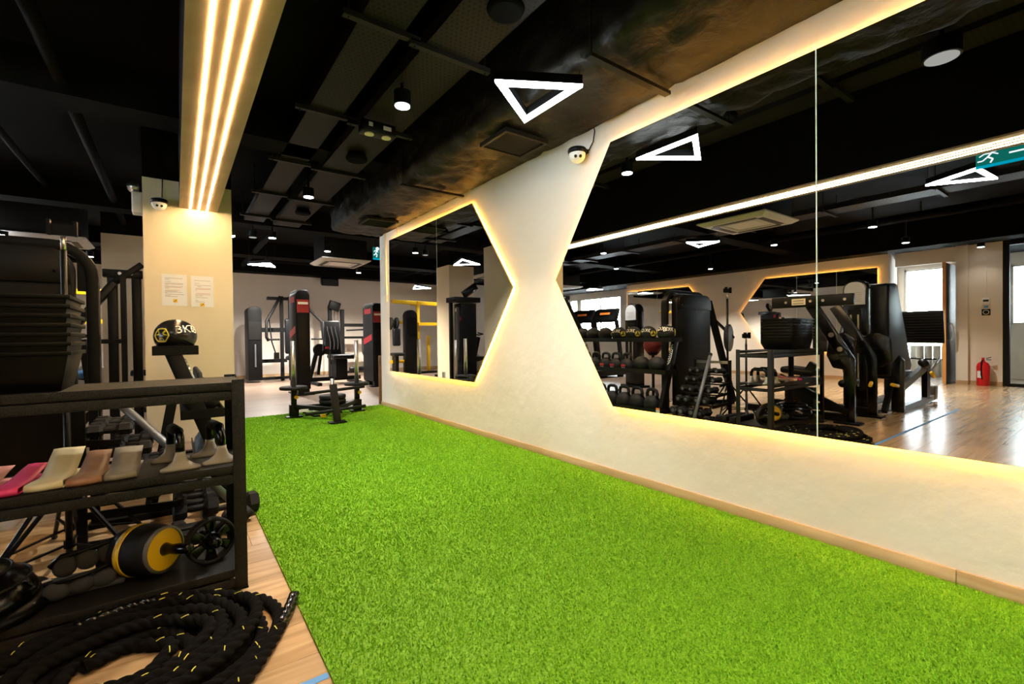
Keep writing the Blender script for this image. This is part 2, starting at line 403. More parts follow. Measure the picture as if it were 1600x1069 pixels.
# doors
d1 = struct(MB().box(-7.42, -6.545, 2.14, 2.18, .01, 2.19), 'door_1', 'door_dark', 'dark door standing open beside the doorway')
part(MB().box(-6.545, -6.535, 2.135, 2.185, .01, 2.2), 'edge_strip', 'door_edge', d1)
part(MB().pipe([(-6.66, 2.14, 1.10), (-6.66, 2.08, 1.10), (-6.70, 2.065, 1.02), (-6.70, 2.065, .88), (-6.66, 2.08, .80), (-6.66, 2.14, .80)], .013, 8), 'handle', 'chrome', d1, smooth=True)
d2 = struct(MB().box(-7.0, -6.9, 1.40, 1.479, 0, 2.5).box(-7.0, -6.9, .1, .18, 0, 2.5).box(-7.0, -6.9, .18, 1.40, 0, .05).box(-7.0, -6.9, .18, 1.40, 2.42, 2.5), 'door_2', 'door_dark', 'black framed glass door at the window side')
part(MB().box(-6.955, -6.945, .18, 1.40, .05, 2.42), 'pane', 'clear_glass', d2)
# ---- columns
def column(name, b, zt, label, m='column'):
    o = struct(MB().box(b[0], b[1], b[2], b[3], 0, zt), name, m, label)
    part(MB().box(b[0], b[1], b[2], b[3], zt, 2.9), 'upper_shaft', 'ceiling_black', o)
column('wall_column_near', (-.222, .466, 5.32, 5.86), 2.43, 'beige square column under the lit ceiling beam')
column('wall_column_behind', (-.222, .466, 5.86, 6.5), 2.43, 'beige pier right behind the near column', 'plaster_far')
column('wall_column_far', (-.86, -.23, 9.0, 9.6), 2.54, 'beige square column further back')
column('wall_column_corner', (-3.3, -2.3, 12.2, 13.0), 2.56, 'beige wall pier in the far corner', 'plaster_far')
# ---- ceiling
ceil = struct(MB().box(-9, 5.35, -3.15, 13.15, 2.9, 3.0), 'ceiling', 'ceiling_black', 'black painted ceiling slab')
for i, (a, b) in enumerate(((-2.0, -1.7), (4.3, 4.6), (7.6, 7.9), (10.4, 10.8))):
    part(MB().box(-6.3, 5.2, a, b, 2.62, 2.9), 'slab_rib', 'ceiling_black', ceil)
struct(MB().box(-6.34, -5.9, -3, 13, 2.44, 2.9).box(-8.8, -6.34, -3, 13, 2.5, 2.9), 'trim_1', 'ceiling_black', 'black bulkhead along the opposite wall')
struct(MB().box(-6.3, 5.2, 12.55, 13, 2.58, 2.9), 'trim_2', 'ceiling_black', 'black bulkhead over the back wall')
# lit beam
BX0, BX1, BZ, BY = .047, .347, 2.19, 5.32
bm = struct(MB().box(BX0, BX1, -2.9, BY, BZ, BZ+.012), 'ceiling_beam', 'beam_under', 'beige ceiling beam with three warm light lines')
part(MB().box(BX0+.001, BX1-.001, -2.9, BY, BZ+.012, 2.9), 'side_casing', 'ceiling_black', bm)
for x, n in ((.132, 'leftmost'), (.198, 'middle'), (.262, 'rightmost')):
    t = thing('linear_light', n+' of three warm white LED lines under the beige beam', 'light', (x, 1.2, BZ-.012), 0, 'LED lines under the beam')
    part(MB().box(x-.006, x+.006, -2.8, BY-.02, BZ-.0035, BZ+.0), 'diffuser', 'led_warm', t)
    part(MB().box(x-.008, x+.008, -2.81, BY-.01, BZ, BZ+.011), 'channel', 'white', t)

# ---- pointed mirrors
def hexmirror(poly, Xw, s, seams, label, ext):
    cy = sum(p[0] for p in poly)/len(poly); cz = sum(p[1] for p in poly)/len(poly)
    t = thing('wall_mirror', label, 'mirror', (Xw+s*.018, cy, min(p[1] for p in poly)), 0, 'pointed wall mirrors')
    def ins(d):
        out = []
        for (yy, zz) in poly:
            out.append((yy-(1 if yy > cy else -1)*d, zz-(0 if abs(zz-cz) < .15 else (1 if zz > cz else -1)*d)))
        return out
    P3 = lambda pp, x: [(x, a, b) for a, b in pp]
    part(MB().prism(P3(ins(.10), 0), (Xw, 0, 0), (s*.02, 0, 0)), 'backing', 'wood_edge', t)
    part(MB().prism(P3(poly, 0), (Xw+s*.020, 0, 0), (s*.013, 0, 0)), 'panel', 'wood_edge', t)
    # panes: split the outline at the seams
    ys = sorted(p[0] for p in poly); cuts = [ys[0]-.01]+sorted(seams)+[ys[-1]+.01]
    def clip(pp, y, keep_gt):
        out = []
        for i in range(len(pp)):
            a, b = pp[i], pp[(i+1) % len(pp)]
            ia = (a[0] > y) == keep_gt; ib = (b[0] > y) == keep_gt
            if ia: out.append(a)
            if ia != ib:
                k = (y-a[0])/(b[0]-a[0]); out.append((y, a[1]+k*(b[1]-a[1])))
        return out
    for a, b in zip(cuts[:-1], cuts[1:]):
        pp = clip(clip(ins(.002), a+.002, True), b-.002, False)
        part(MB().prism(P3(pp, 0), (Xw+s*.033, 0, 0), (s*.002, 0, 0)), 'mirror_pane', 'mirror', t)
    for y in seams:
        z0, z1 = min(p[1] for p in poly), max(p[1] for p in poly)
        part(MB().box(*sorted((Xw+s*.033, Xw+s*.0353)), y-.0025, y+.0025, z0+.004, z1-.004), 'seam_strip', 'glass_edge', t)
    q = ins(.022)
    for i in range(len(q)):
        a, b = q[i], q[(i+1) % len(q)]
        part(MB().bar((Xw+s*.011, a[0], a[1]), (Xw+s*.011, b[0], b[1]), .008, .008, up=(1, 0, 0)), 'led_strip', 'led_amber', t)
hexmirror([(-.9, .487), (2.07, .484), (2.62, 1.372), (2.07, 2.215), (-.9, 2.20)], W, -1, [.87], 'large pointed mirror with amber backlight nearest the camera', 0)
hexmirror([(3.815, .515), (5.97, .51), (5.94, 2.25), (3.82, 2.235), (3.17, 1.372)], W, -1, [4.56], 'smaller pointed mirror with amber backlight at the wall end', 0)
hexmirror([(3.07, .56), (5.17, .56), (5.74, 1.46), (5.17, 2.21), (3.07, 2.20)], -6.34, 1, [3.75, 4.5], 'pointed mirror on the opposite wall beside the doorway', 0)
hexmirror([(7.12, .58), (9.15, .58), (9.15, 2.24), (7.12, 2.22), (6.55, 1.46)], -6.34, 1, [8.1], 'pointed mirror on the opposite wall beside the treadmill windows', 0)
# ================================================================= ceiling services
def duct():
    # insulated duct: displaced grid for the underside and the room-side face
    nx, ny = 22, 190; Y0, Y1 = -2.95, 6.36; X0, X1 = 1.70, 2.349; Z0 = 2.385
    prof = []
    for i in range(nx+1):
        t = i/nx
        if t < .4: prof.append((X0, 2.82-(2.82-Z0-.05)*t/.4, (-1, 0)))
        elif t < .5: a = (t-.4)/.1*PI/2; prof.append((X0+.05-.05*math.cos(a), Z0+.05-.05*math.sin(a), (-math.cos(a), -math.sin(a))))
        else: prof.append((X0+.05+(X1-X0-.05)*(t-.5)/.5, Z0, (0, -1)))
    vs = []; fs = []
    ph = rng.random(16)*6.28; fr = rng.random((16, 2))*np.array([30, 9])+np.array([4, 2])
    for j in range(ny+1):
        yy = Y0+(Y1-Y0)*j/ny
        for i, (x, z, n) in enumerate(prof):
            q = 0
            for k in range(16): q += math.sin(fr[k, 0]*(i/nx)+fr[k, 1]*yy*(1.6 if k % 2 else -1.2)+ph[k])
            dsp = .017*(abs(q/4)) + .004*random.random()
            if i == nx: dsp *= .3
            seg = (yy+3) % 1.15
            if seg < .05: dsp -= .012
            vs.append((x+n[0]*dsp, yy, z+n[1]*dsp))
    for j in range(ny):
        for i in range(nx):
            a = j*(nx+1)+i; fs.append((a, a+1, a+nx+2, a+nx+1))
    o = MB().add(vs, fs)
    t = thing('air_duct', 'wrinkled black insulated air duct above the mirror wall', 'duct', (2.0, 1.7, 2.36))
    part(o, 'wrap', 'duct_black', t, smooth=True)
    part(MB().box(1.75, 2.34, Y0, Y1, 2.46, 2.86), 'core', 'ceiling_black', t)
    for y in (1.62, 3.95):
        part(MB().box(1.66, 2.3, y-.02, y+.02, 2.318, 2.338), 'hanger_bar', 'tray', t)
        part(MB().tube((1.68, y, 2.32), (1.68, y, 2.9), .005, 6), 'hanger_rod', 'tray', t)
duct()
def vent(x0, x1, y0, y1, z, label):
    t = thing('ceiling_vent', label, 'vent', ((x0+x1)/2, (y0+y1)/2, z))
    part(MB().box(x0-.02, x1+.02, y0-.02, y0, z, z+.03).box(x0-.02, x1+.02, y1, y1+.02, z, z+.03).box(x0-.02, x0, y0, y1, z, z+.03).box(x1, x1+.02, y0, y1, z, z+.03), 'frame', 'tray', t)
    part(MB().box(x0, x1, y0, y1, z+.026, z+.03), 'backing', 'black', t)
    n = 12
    for i in range(n):
        yy = y0+(y1-y0)*(i+.5)/n
        part(MB().bar((x0, yy, z+.012), (x1, yy, z+.012), .012, .002, up=(0, .5, .8)), 'slat', 'black', t)
vent(1.83, 2.16, 2.55, 2.84, 2.328, 'black slatted vent under the duct near the wall camera')
vent(1.83, 2.16, 5.3, 5.6, 2.328, 'black slatted vent under the duct above the smaller mirror')
def tray_mat():
    m = MATS['tray_perf'] = bpy.data.materials.new('tray_perf'); m.use_nodes = True; nt = m.node_tree; b = nt.nodes['Principled BSDF']
    tc = nt.nodes.new('ShaderNodeTexCoord'); br = nt.nodes.new('ShaderNodeTexBrick')
    br.inputs['Scale'].default_value = 1; br.inputs['Brick Width'].default_value = .03; br.inputs['Row Height'].default_value = .03; br.inputs['Mortar Size'].default_value = .009
    br.inputs['Color1'].default_value = br.inputs['Color2'].default_value = (.004, .004, .003, 1); br.inputs['Mortar'].default_value = (.018, .0145, .0105, 1)
    nt.links.new(tc.outputs['Object'], br.inputs['Vector']); nt.links.new(br.outputs['Color'], b.inputs['Base Color']); b.inputs['Roughness'].default_value = .55; b.inputs['Specular IOR Level'].default_value = .1
tray_mat()
def tray(x0, x1, y0, y1, z, label, alongx=False):
    t = thing('cable_tray', label, 'cable tray', ((x0+x1)/2, (y0+y1)/2, z), 0, 'perforated cable trays under the ceiling')
    part(MB().box(x0, x1, y0, y1, z, z+.003), 'tray_bottom', 'tray_perf', t)
    if alongx: part(MB().box(x0, x1, y0, y0+.004, z, z+.07).box(x0, x1, y1-.004, y1, z, z+.07), 'side_rail', 'tray', t)
    else: part(MB().box(x0, x0+.004, y0, y1, z, z+.07).box(x1-.004, x1, y0, y1, z, z+.07), 'side_rail', 'tray', t)
    a, b = (x0, x1) if alongx else (y0, y1); k = a+.4
    while k < b:
        if alongx: part(MB().box(k-.018, k+.018, y0-.09, y1+.09, z-.03, z).tube((k, y0-.06, z-.04), (k, y0-.06, 2.9), .005, 6).tube((k, y1+.06, z-.04), (k, y1+.06, 2.9), .005, 6), 'support', 'tray', t)
        else: part(MB().box(x0-.09, x1+.09, k-.018, k+.018, z-.03, z).tube((x0-.06, k, z-.04), (x0-.06, k, 2.9), .005, 6).tube((x1+.06, k, z-.04), (x1+.06, k, 2.9), .005, 6), 'support', 'tray', t)
        k += 1.15
tray(.80, 1.04, -2.6, 7.4, 2.62, 'narrow perforated cable tray beside the lit beam')
tray(1.16, 1.5, -2.6, 7.4, 2.60, 'wide perforated cable tray between beam and duct')
tray(-2.9, -2.55, -2.4, 12.2, 2.62, 'perforated cable tray over the leg machines')
tray(-5.8, -.4, .0, .35, 2.80, 'perforated cable tray crossing towards the glass door', True)
for i, (x, z, r, lab) in enumerate(((1.30, 2.70, .05, 'black pipe lying above the wide cable tray'), (-.6, 2.72, .04, 'black pipe left of the lit beam'), (-1.2, 2.78, .03, 'thin black pipe over the storage rack'), (-4.4, 2.7, .06, 'thick black pipe near the opposite bulkhead'))):
    t = thing('ceiling_pipe', lab, 'pipe', (x, 4, z-r), 0, 'black pipes along the ceiling')
    part(MB().tube((x, -2.9, z), (x, 12.4, z), r, 12), 'pipe_run', 'ceiling_black', t, smooth=True)
    for y in (-1, 2, 5, 8, 11): part(MB().box(x-.012, x+.012, y-.012, y+.012, z, 2.9), 'hanger', 'tray', t)
for i, (y, z, lab) in enumerate(((11.15, 2.76, 'black pipe crossing in front of the air conditioner'), (11.95, 2.78, 'black pipe crossing close to the back wall'))):
    t = thing('cross_pipe', lab, 'pipe', (0, y, z-.05), 0, 'black pipes along the ceiling')
    part(MB().tube((-5.8, y, z), (5.1, y, z), .05, 12), 'pipe_run', 'ceiling_black', t, smooth=True)
    for x in (-4, -1, 2, 4.5): part(MB().box(x-.012, x+.012, y-.012, y+.012, z, 2.9), 'hanger', 'tray', t)
# ---- triangle lights
def triangle(pts, z, label):
    pts = [V(a, b, 0) for a, b in pts]; c = sum(pts, V(0, 0, 0))/3
    t = thing('triangle_light', label, 'light', (c.x, c.y, z), 0, 'triangular pendant lights')
    w = .034
    inner = [p+(c-p).normalized()*w*2.0 for p in pts]
    def ring(z0, z1):
        vs = [(p.x, p.y, zz) for zz in (z0, z1) for p in pts+inner]; fs = []
        for i in range(3):
            j = (i+1) % 3
            fs += [(i, j, 3+j, 3+i), (6+i, 9+i, 9+j, 6+j), (i, 6+i, 6+j, j), (3+i, 3+j, 9+j, 9+i)]
        return MB().add(vs, fs)
    part(ring(z, z+.016), 'diffuser', 'led_cool', t)
    part(ring(z+.016, z+.066), 'housing', 'black', t)
    for p in pts[:2]:
        q = p+(c-p)*.06; part(MB().tube((q.x, q.y, z+.07), (q.x, q.y, 2.9 if not (1.7 < q.x < 2.36 and q.y < 6.4) else 2.45), .0018, 5), 'suspension_wire', 'tray', t)
triangle([(1.78, 2.29), (1.78, 1.78), (1.37, 2.01)], 2.28, 'white triangle light hanging in front of the large mirror')
triangle([(-.93, 1.2), (-.7, .82), (-1.21, .78)], 2.28, 'white triangle light mirrored below the exit sign')
triangle([(-1.39, 3.95), (-1.72, 3.63), (-1.86, 4.05)], 2.28, 'white triangle light mirrored below the air conditioner')
triangle([(1.06, 9.4), (1.51, 9.48), (1.36, 9.05)], 2.28, 'white triangle light hanging before the back wall')
triangle([(.45, 7.56), (.64, 6.92), (.08, 7.24)], 2.28, 'white triangle light mirrored over the black cable tower')
triangle([(-.64, 11.81), (-.35, 11.06), (-.98, 11.43)], 2.28, 'white triangle light mirrored over the yellow machine')
triangle([(-4.9, 9.3), (-5.4, 9.3), (-5.15, 9.7)], 2.28, 'white triangle light near the treadmill windows')
triangle([(-1.68, 8.44), (-2.1, 8.1), (-2.1, 8.5)], 2.28, 'white triangle light at the left photo edge')
# ---- downlights
def downlight(x, y, z, label, power=SPOT_W, r=.055, face='lamp_face', ang=1.85):
    t = thing('downlight', label, 'light', (x, y, z), 0, 'black cylinder downlights')
    part(MB().lathe([(r, 0.0), (r, .09), (r*.4, .1), (.012, .1), (.012, 2.9-z)], 20, (x, y, z+.001)), 'housing', 'black', t, smooth=False)
    part(MB().lathe([(r*.86, -.004), (r*.86, .0005)], 20, (x, y, z)), 'lamp_glass', face, t)
    if power:
        l = bpy.data.lights.new('lamp', 'SPOT'); l.energy = power; l.spot_size = ang; l.spot_blend = .7; l.shadow_soft_size = .05; l.color = (1, .93, .84)
        o = bpy.data.objects.new('lamp', l); C.objects.link(o); o.location = (0, 0, -.012); o.parent = t
downlight(1.215, 2.85, 2.455, 'bright downlight shining as a star beside the triangle light', SPOT_W*1.2)
downlight(1.16, 5.22, 2.45, 'downlight under the wide cable tray, past the column', SPOT_W)
downlight(1.18, 7.62, 2.45, 'small downlight beyond the column, nearest the back', SPOT_W*.25)
downlight(.94, 7.72, 2.45, 'unlit grey downlight beside the far downlight', 0, face='unlit_lamp_glow')
downlight(2.13, 8.28, 2.45, 'small downlight behind the ceiling air conditioner', SPOT_W*.3)
downlight(-3.4, 7.03, 2.45, 'downlight mirrored as a star over the kettlebells', SPOT_W)
downlight(-3.41, 2.31, 2.45, 'downlight mirrored as a star over the leg press', SPOT_W)
downlight(-3.59, 3.73, 2.45, 'downlight mirrored between the star lamp and air conditioner', SPOT_W)
downlight(1.21, .67, 2.45, 'large unlit downlight at the top right of the mirror', 0, r=.085, face='unlit_lamp_glow')
downlight(-1.7, 5.84, 2.45, 'downlight mirrored left under the light beam', SPOT_W)
downlight(3.4, 10.6, 2.45, 'downlight over the seated machines by the back wall', SPOT_W*5, ang=2.6)
downlight(1.5, 10.4, 2.45, 'downlight over the chest press arms', SPOT_W*5, ang=2.6)
downlight(-6.6, 1.7, 2.40, 'small downlight at the bulkhead above the fire extinguisher', 8, r=.05)
downlight(-1.2, 11.0, 2.45, 'downlight over the yellow machine in the far corner', SPOT_W)
downlight(-5.3, 5.9, 2.45, 'downlight washing the wall between the opposite mirrors', SPOT_W*2, ang=1.7)
downlight(1.2, -.9, 2.45, 'added unseen downlight brightening the turf from behind the camera', SPOT_W*1.4)  # extra lamp added out of view to brighten turf and lower wall
downlight(-5.3, 2.4, 2.45, 'downlight over the floor before the doorway', SPOT_W*1.5)
# ---- ceiling cassettes
def cassette(x0, x1, y0, y1, z, label):
    t = thing('air_conditioner', label, 'air conditioner', ((x0+x1)/2, (y0+y1)/2, z), 0, 'ceiling cassette air conditioners')
    cx, cy = (x0+x1)/2, (y0+y1)/2; h = [(x1-x0)/2, (y1-y0)/2]
    vs = []
    for k, zz in ((1, z+.035), (.86, z), (.5, z), (.48, z+.012)):
        vs += [(cx+sx*h[0]*k, cy+sy*h[1]*k, zz) for sx, sy in ((-1, -1), (1, -1), (1, 1), (-1, 1))]
    fs = [(4*i+j, 4*i+(j+1) % 4, 4*i+4+(j+1) % 4, 4*i+4+j) for i in range(3) for j in range(4)]+[(12, 13, 14, 15)]
    vs += [(cx+sx*h[0], cy+sy*h[1], z+.05) for sx, sy in ((-1, -1), (1, -1), (1, 1), (-1, 1))]
    fs += [(16+j, 16+(j+1) % 4, (j+1) % 4, j) for j in range(4)]
    part(MB().add(vs, fs), 'panel', 'offwhite', t)
    part(MB().box(cx-h[0]*.86, cx+h[0]*.86, cy-h[1]*.86, cy+h[1]*.86, z+.05, 2.9), 'case', 'steel_black', t)
    for sx, sy in ((0, -1), (0, 1), (-1, 0), (1, 0)):
        a, b = cx+sx*h[0]*.68, cy+sy*h[1]*.68; lx, ly = (.62*h[0], .035) if sx == 0 else (.035, .62*h[1])
        part(MB().box(a-lx, a+lx, b-ly, b+ly, z-.004, z+.001), 'louvre', 'black', t)
    part(MB().box(cx-h[0]*.4, cx+h[0]*.4, cy-h[1]*.4, cy+h[1]*.4, z+.008, z+.013), 'intake_grille', 'white', t)
cassette(2.07, 2.93, 8.4, 9.3, 2.33, 'white cassette air conditioner before the back wall')
cassette(-1.72, -.85, 2.58, 3.45, 2.33, 'white cassette air conditioner mirrored under the light beam')
cassette(-1.85, -.97, 8.56, 9.42, 2.33, 'white cassette air conditioner above the black weight tower')
cassette(-4.9, -4.0, 9.6, 10.5, 2.33, 'white cassette air conditioner near the treadmill windows')
# ---- small ceiling and wall fittings
t = thing('twin_spot', 'black twin emergency lamp box hanging on the cable tray', 'light', (1.25, 3.42, 2.46))
part(MB().box(1.12, 1.38, 3.36, 3.46, 2.47, 2.56), 'box_body', 'black', t, bevel=.01)
for x in (1.185, 1.315): part(MB().lathe([(.035, 0), (.03, .02)], 16, (x, 3.40, 2.462)), 'lamp_face', 'cream_print', t)
part(MB().box(1.17, 1.2, 3.3585, 3.36, 2.51, 2.54).box(1.28, 1.34, 3.3585, 3.36, 2.505, 2.535), 'sticker', 'label_white', t)
def dome(c, n, wallpt, label, cable):
    t = thing('security_camera', label, 'camera', c, 0, 'white dome security cameras')
    c = V(*c); n = V(*n)
    part(MB().bar(V(*wallpt), c+V(0, 0, .045), .07, .03), 'bracket', 'black', t, bevel=.006)
    part(MB().lathe([(.062, .02), (.066, .04), (.06, .055), (.02, .062)], 20, c), 'collar', 'black', t, smooth=True)
    part(MB().sphere(c+V(0, 0, .018), .058, 20, 14, (1, 1, 1.05)), 'dome', 'white', t, smooth=True)
    side = n.cross(V(0, 0, 1)).normalized()
    for s in (-1, 1):
        q = c+V(0, 0, .01)+(n+side*.35*s+V(0, 0, -.45)).normalized()*.054
        part(MB().sphere(q, .011, 10, 8), 'lens', 'gloss_black', t, smooth=True)
    part(MB().pipe(cable, .004, 6), 'cable', 'black', t)
dome((2.27, 2.33, 2.19), (-.6, -.8, 0), (2.349, 2.33, 2.235), 'white dome camera on the mirror wall', [(2.34, 2.29, 2.235), (2.335, 2.24, 2.28), (2.34, 2.23, 2.35), (2.34, 2.235, 2.37)])
dome((-.10, 5.25, 2.17), (.05, -1, 0), (-.10, 5.319, 2.215), 'white dome camera on the beige column', [(-.08, 5.30, 2.24), (-.075, 5.312, 2.4), (-.075, 5.312, 2.9)])
t = thing('emergency_light', 'white twin head emergency light on the column side', 'light', (-.26, 5.42, 2.1))
part(MB().box(-.30, -.222, 5.36, 5.5, 2.11, 2.3), 'battery_box', 'offwhite', t, bevel=.01)
for y in (5.38, 5.47): part(MB().lathe([(.02, 0), (.045, .05), (.045, .06)], 16, (-.27, y, 2.33), (-.3, -.8, .2)), 'lamp_head', 'silver', t, smooth=True)
part(MB().tube((-.26, 5.43, 2.29), (-.26, 5.43, 2.35), .012, 8), 'bracket', 'offwhite', t)
t = thing('wall_speaker', 'black loudspeaker mounted high on the back wall', 'speaker', (3.32, 12.85, 2.3))
part(MB().prism([(3.1, 12.68, 2.34), (3.54, 12.68, 2.34), (3.50, 12.97, 2.42), (3.14, 12.97, 2.42)], (0, 0, 0), (0, 0, .2)), 'cabinet', 'black', t, bevel=.02)
part(MB().box(3.27, 3.37, 12.95, 13.0, 2.44, 2.52), 'bracket', 'black', t)
part(MB().box(3.14, 3.5, 12.67, 12.68, 2.36, 2.52), 'grille', 'grille', t)
# exit signs
def exit_sign(o, u, w, h, label, cat='sign', hang=True, flip=False):
    o = V(*o); u = V(*u); n = u.cross(V(0, 0, 1)).normalized()
    t = thing('exit_sign', label, cat, tuple(o), 0, 'green exit signs')
    part(MB().bar(o-u*w/2+V(0, 0, h/2), o+u*w/2+V(0, 0, h/2), .02, h), 'sign_box', 'sign_glow', t)
    k = -1 if flip else 1
    def P(a, b): return o+u*(a*w*k)+V(0, 0, h*b)+n*.0115
    def strip(pts, wd): 
        mb = MB()
        for a, b in zip(pts[:-1], pts[1:]): mb.bar(P(*a), P(*b), .002, wd*h, up=tuple(n.cross((P(*b)-P(*a)).normalized())))
        return mb
    part(MB().bar(P(-.5, .0), P(.5, .0), .012, .02), 'lit_edge', 'sign_lit', t)
    man = strip([(-.30, .78), (-.36, .52), (-.30, .36), (-.33, .16)], .08)
    man.add(*[s for s in [strip([(-.36, .52), (-.42, .34), (-.48, .34)], .07).v, strip([(-.36, .52), (-.42, .34), (-.48, .34)], .07).f]])
    b2 = strip([(-.46, .6), (-.40, .72), (-.30, .7), (-.24, .58)], .06); man.add(b2.v, b2.f)
    man.sphere(P(-.28, .88), .05*h/.2*.6, 10, 8)
    part(man, 'running_man', 'sign_white', t)
    ar = strip([(-.12, .5), (.22, .5)], .09); a2 = strip([(.12, .72), (.26, .5), (.12, .28)], .09); ar.add(a2.v, a2.f)
    part(ar, 'arrow', 'sign_white', t)
    part(MB().bar(P(.42, .1), P(.42, .9), .002, .06*w, up=tuple(u)), 'door_symbol', 'sign_white', t)
    if hang:
        for a in (-.4, .4):
            q = o+u*w*a; part(MB().tube(q+V(0, 0, h), (q.x, q.y, 2.9), .004, 6), 'rod', 'tray', t)
exit_sign((-.35, .55, 2.195), (0, 1, 0), .46, .13, 'green running man exit sign with arrow beside the light beam', flip=True)
exit_sign((2.62, 7.0, 2.17), (1, 0, 0), .3, .18, 'small green exit sign past the end of the mirror wall')
# conduits and switch on the wall end
t = thing('wall_conduit', 'cream conduit with switch box at the end of the mirror wall', 'conduit', (2.34, 6.14, 1.4))
part(MB().box(2.336, W, 6.12, 6.14, 1.45, 2.44), 'conduit_run', 'column', t)
part(MB().box(2.325, W, 6.09, 6.21, 1.54, 1.66), 'switch_box', 'offwhite', t, bevel=.004)
t = thing('wall_conduit', 'short cream conduit above the smaller mirror', 'conduit', (2.34, 5.7, 2.25))
part(MB().box(2.336, W, 5.70, 5.72, 2.255, 2.42), 'conduit_run', 'column', t)
# papers on the column
def paper(x0, x1, z0, z1, label, blocks):
    Y = 5.3185
    t = thing('notice_sheet', label, 'paper', ((x0+x1)/2, Y, z0), 0, 'notices on the column')
    part(MB().box(x0, x1, Y, Y+.0012, z0, z1), 'sheet', 'paper', t)
    w = x1-x0; h = z1-z0; k = MB(); r = MB()
    for (yy, a, b, c) in blocks: (r if c else k).box(x0+w*a, x0+w*b, Y-.0006, Y, z1-h*yy-.0016, z1-h*yy+.0016)
    part(k, 'print_lines', 'ink', t)['kind'] = 'stuff'
    if r.v: part(r, 'red_print_lines', 'ink_red', t)['kind'] = 'stuff'
    return t
def rows(l): return l
p1 = paper(-.095, .095, 1.275, 1.567, 'left notice sheet with yellow mark taped on the column', [(.13, .12, .82, 0), (.17, .12, .3, 0), (.24, .12, .36, 0), (.29, .12, .85, 0), (.32, .12, .85, 1), (.35, .12, .25, 0), (.39, .12, .83, 0), (.42, .12, .78, 1), (.45, .12, .28, 0), (.51, .12, .7, 1), (.54, .12, .6, 0), (.57, .12, .8, 0), (.6, .12, .22, 0), (.64, .12, .87, 0), (.68, .12, .34, 0), (.71, .12, .62, 0)])
part(MB().box(-.012, .02, 5.3176, 5.3183, 1.305, 1.335), 'yellow_mark', 'yellow', p1)
part(MB().bar((-.004, 5.3172, 1.313), (.003, 5.3172, 1.317), .001, .006).bar((.006, 5.3172, 1.323), (.012, 5.3172, 1.328), .001, .006), 'mark_symbol', 'black', p1)
p2 = paper(.125, .305, 1.27, 1.562, 'right notice sheet with yellow mark taped on the column', [(.15, .15, .85, 0), (.24, .15, .38, 0), (.3, .15, .88, 0), (.34, .28, .45, 0), (.40, .22, .86, 1), (.43, .18, .86, 1), (.47, .18, .25, 1), (.56, .22, .84, 1), (.60, .18, .86, 1), (.64, .18, .5, 0), (.70, .18, .72, 0), (.79, .18, .3, 0), (.84, .18, .6, 0)])
part(MB().box(.195, .23, 5.3176, 5.3183, 1.275, 1.305), 'yellow_mark', 'yellow', p2)
part(MB().bar((.202, 5.3172, 1.283), (.21, 5.3172, 1.287), .001, .006).bar((.214, 5.3172, 1.293), (.222, 5.3172, 1.298), .001, .006), 'mark_symbol', 'black', p2)
# fittings on the wall by the doorway
t = thing('fire_extinguisher', 'red fire extinguisher standing by the doorway wall', 'fire extinguisher', (-6.78, 1.70, 0))
part(MB().lathe([(.08, 0), (.085, .01), (.085, .34), (.07, .39), (.03, .42), (.025, .44)], 24, (-6.78, 1.70, 0)), 'cylinder', 'red_paint', t, smooth=True)
part(MB().tube((-6.78, 1.70, .43), (-6.78, 1.70, .49), .02, 12), 'valve', 'red_paint', t)
part(MB().bar((-6.78, 1.66, .475), (-6.78, 1.60, .50), .02, .012).bar((-6.78, 1.66, .455), (-6.78, 1.60, .455), .02, .012), 'lever', 'black', t)
part(MB().pipe([(-6.74, 1.70, .45), (-6.69, 1.71, .4), (-6.68, 1.71, .2), (-6.69, 1.70, .12)], .009, 8), 'hose', 'black', t)
part(MB().box(-6.70, -6.693, 1.71, 1.76, .14, .26), 'label_plate', 'label_white', t)
t = thing('thermostat', 'white thermostat on the wall above the extinguisher', 'thermostat', (-6.89, 1.68, 1.42))
part(MB().box(-6.9, -6.875, 1.63, 1.73, 1.42, 1.54), 'case', 'white', t, bevel=.004)
part(MB().box(-6.874, -6.873, 1.645, 1.715, 1.47, 1.505), 'display', 'black', t)
part(MB().box(-6.9, -6.885, 1.655, 1.705, 1.36, 1.40), 'button_plate', 'tape_blue', t)
part(MB().box(-6.9, -6.89, 1.672, 1.688, 1.54, 2.5), 'conduit', 'plaster', t)
t = thing('wall_plate_sign', 'small black square sign below the thermostat', 'sign', (-6.895, 1.68, 1.24))
part(MB().box(-6.9, -6.893, 1.625, 1.735, 1.23, 1.34), 'plate', 'black', t)
part(MB().lathe([(.032, 0), (.04, 0), (.04, .001), (.032, .001)], 20, (-6.8925, 1.68, 1.285), (1, 0, 0), cap=False), 'ring_symbol', 'cream_print', t)

for x, y, lab in ((1.33, 1.85, 'round black ceiling speaker under the wide tray near the triangle light'), (1.33, 4.15, 'round black ceiling speaker under the wide tray past the twin lamp'), (1.33, 6.3, 'round black ceiling speaker at the far end of the wide tray')):
    t = thing('ceiling_speaker', lab, 'speaker', (x, y, 2.53), 0, 'round ceiling speakers')
    part(MB().lathe([(.02, 0), (.085, .002), (.095, .02), (.08, .05), (.07, .068)], 28, (x, y, 2.532)), 'case', 'ceiling_black', t, smooth=True)
    part(MB().lathe([(.03, -.001), (.075, .0005)], 28, (x, y, 2.532)), 'grille', 'ceiling_black', t)
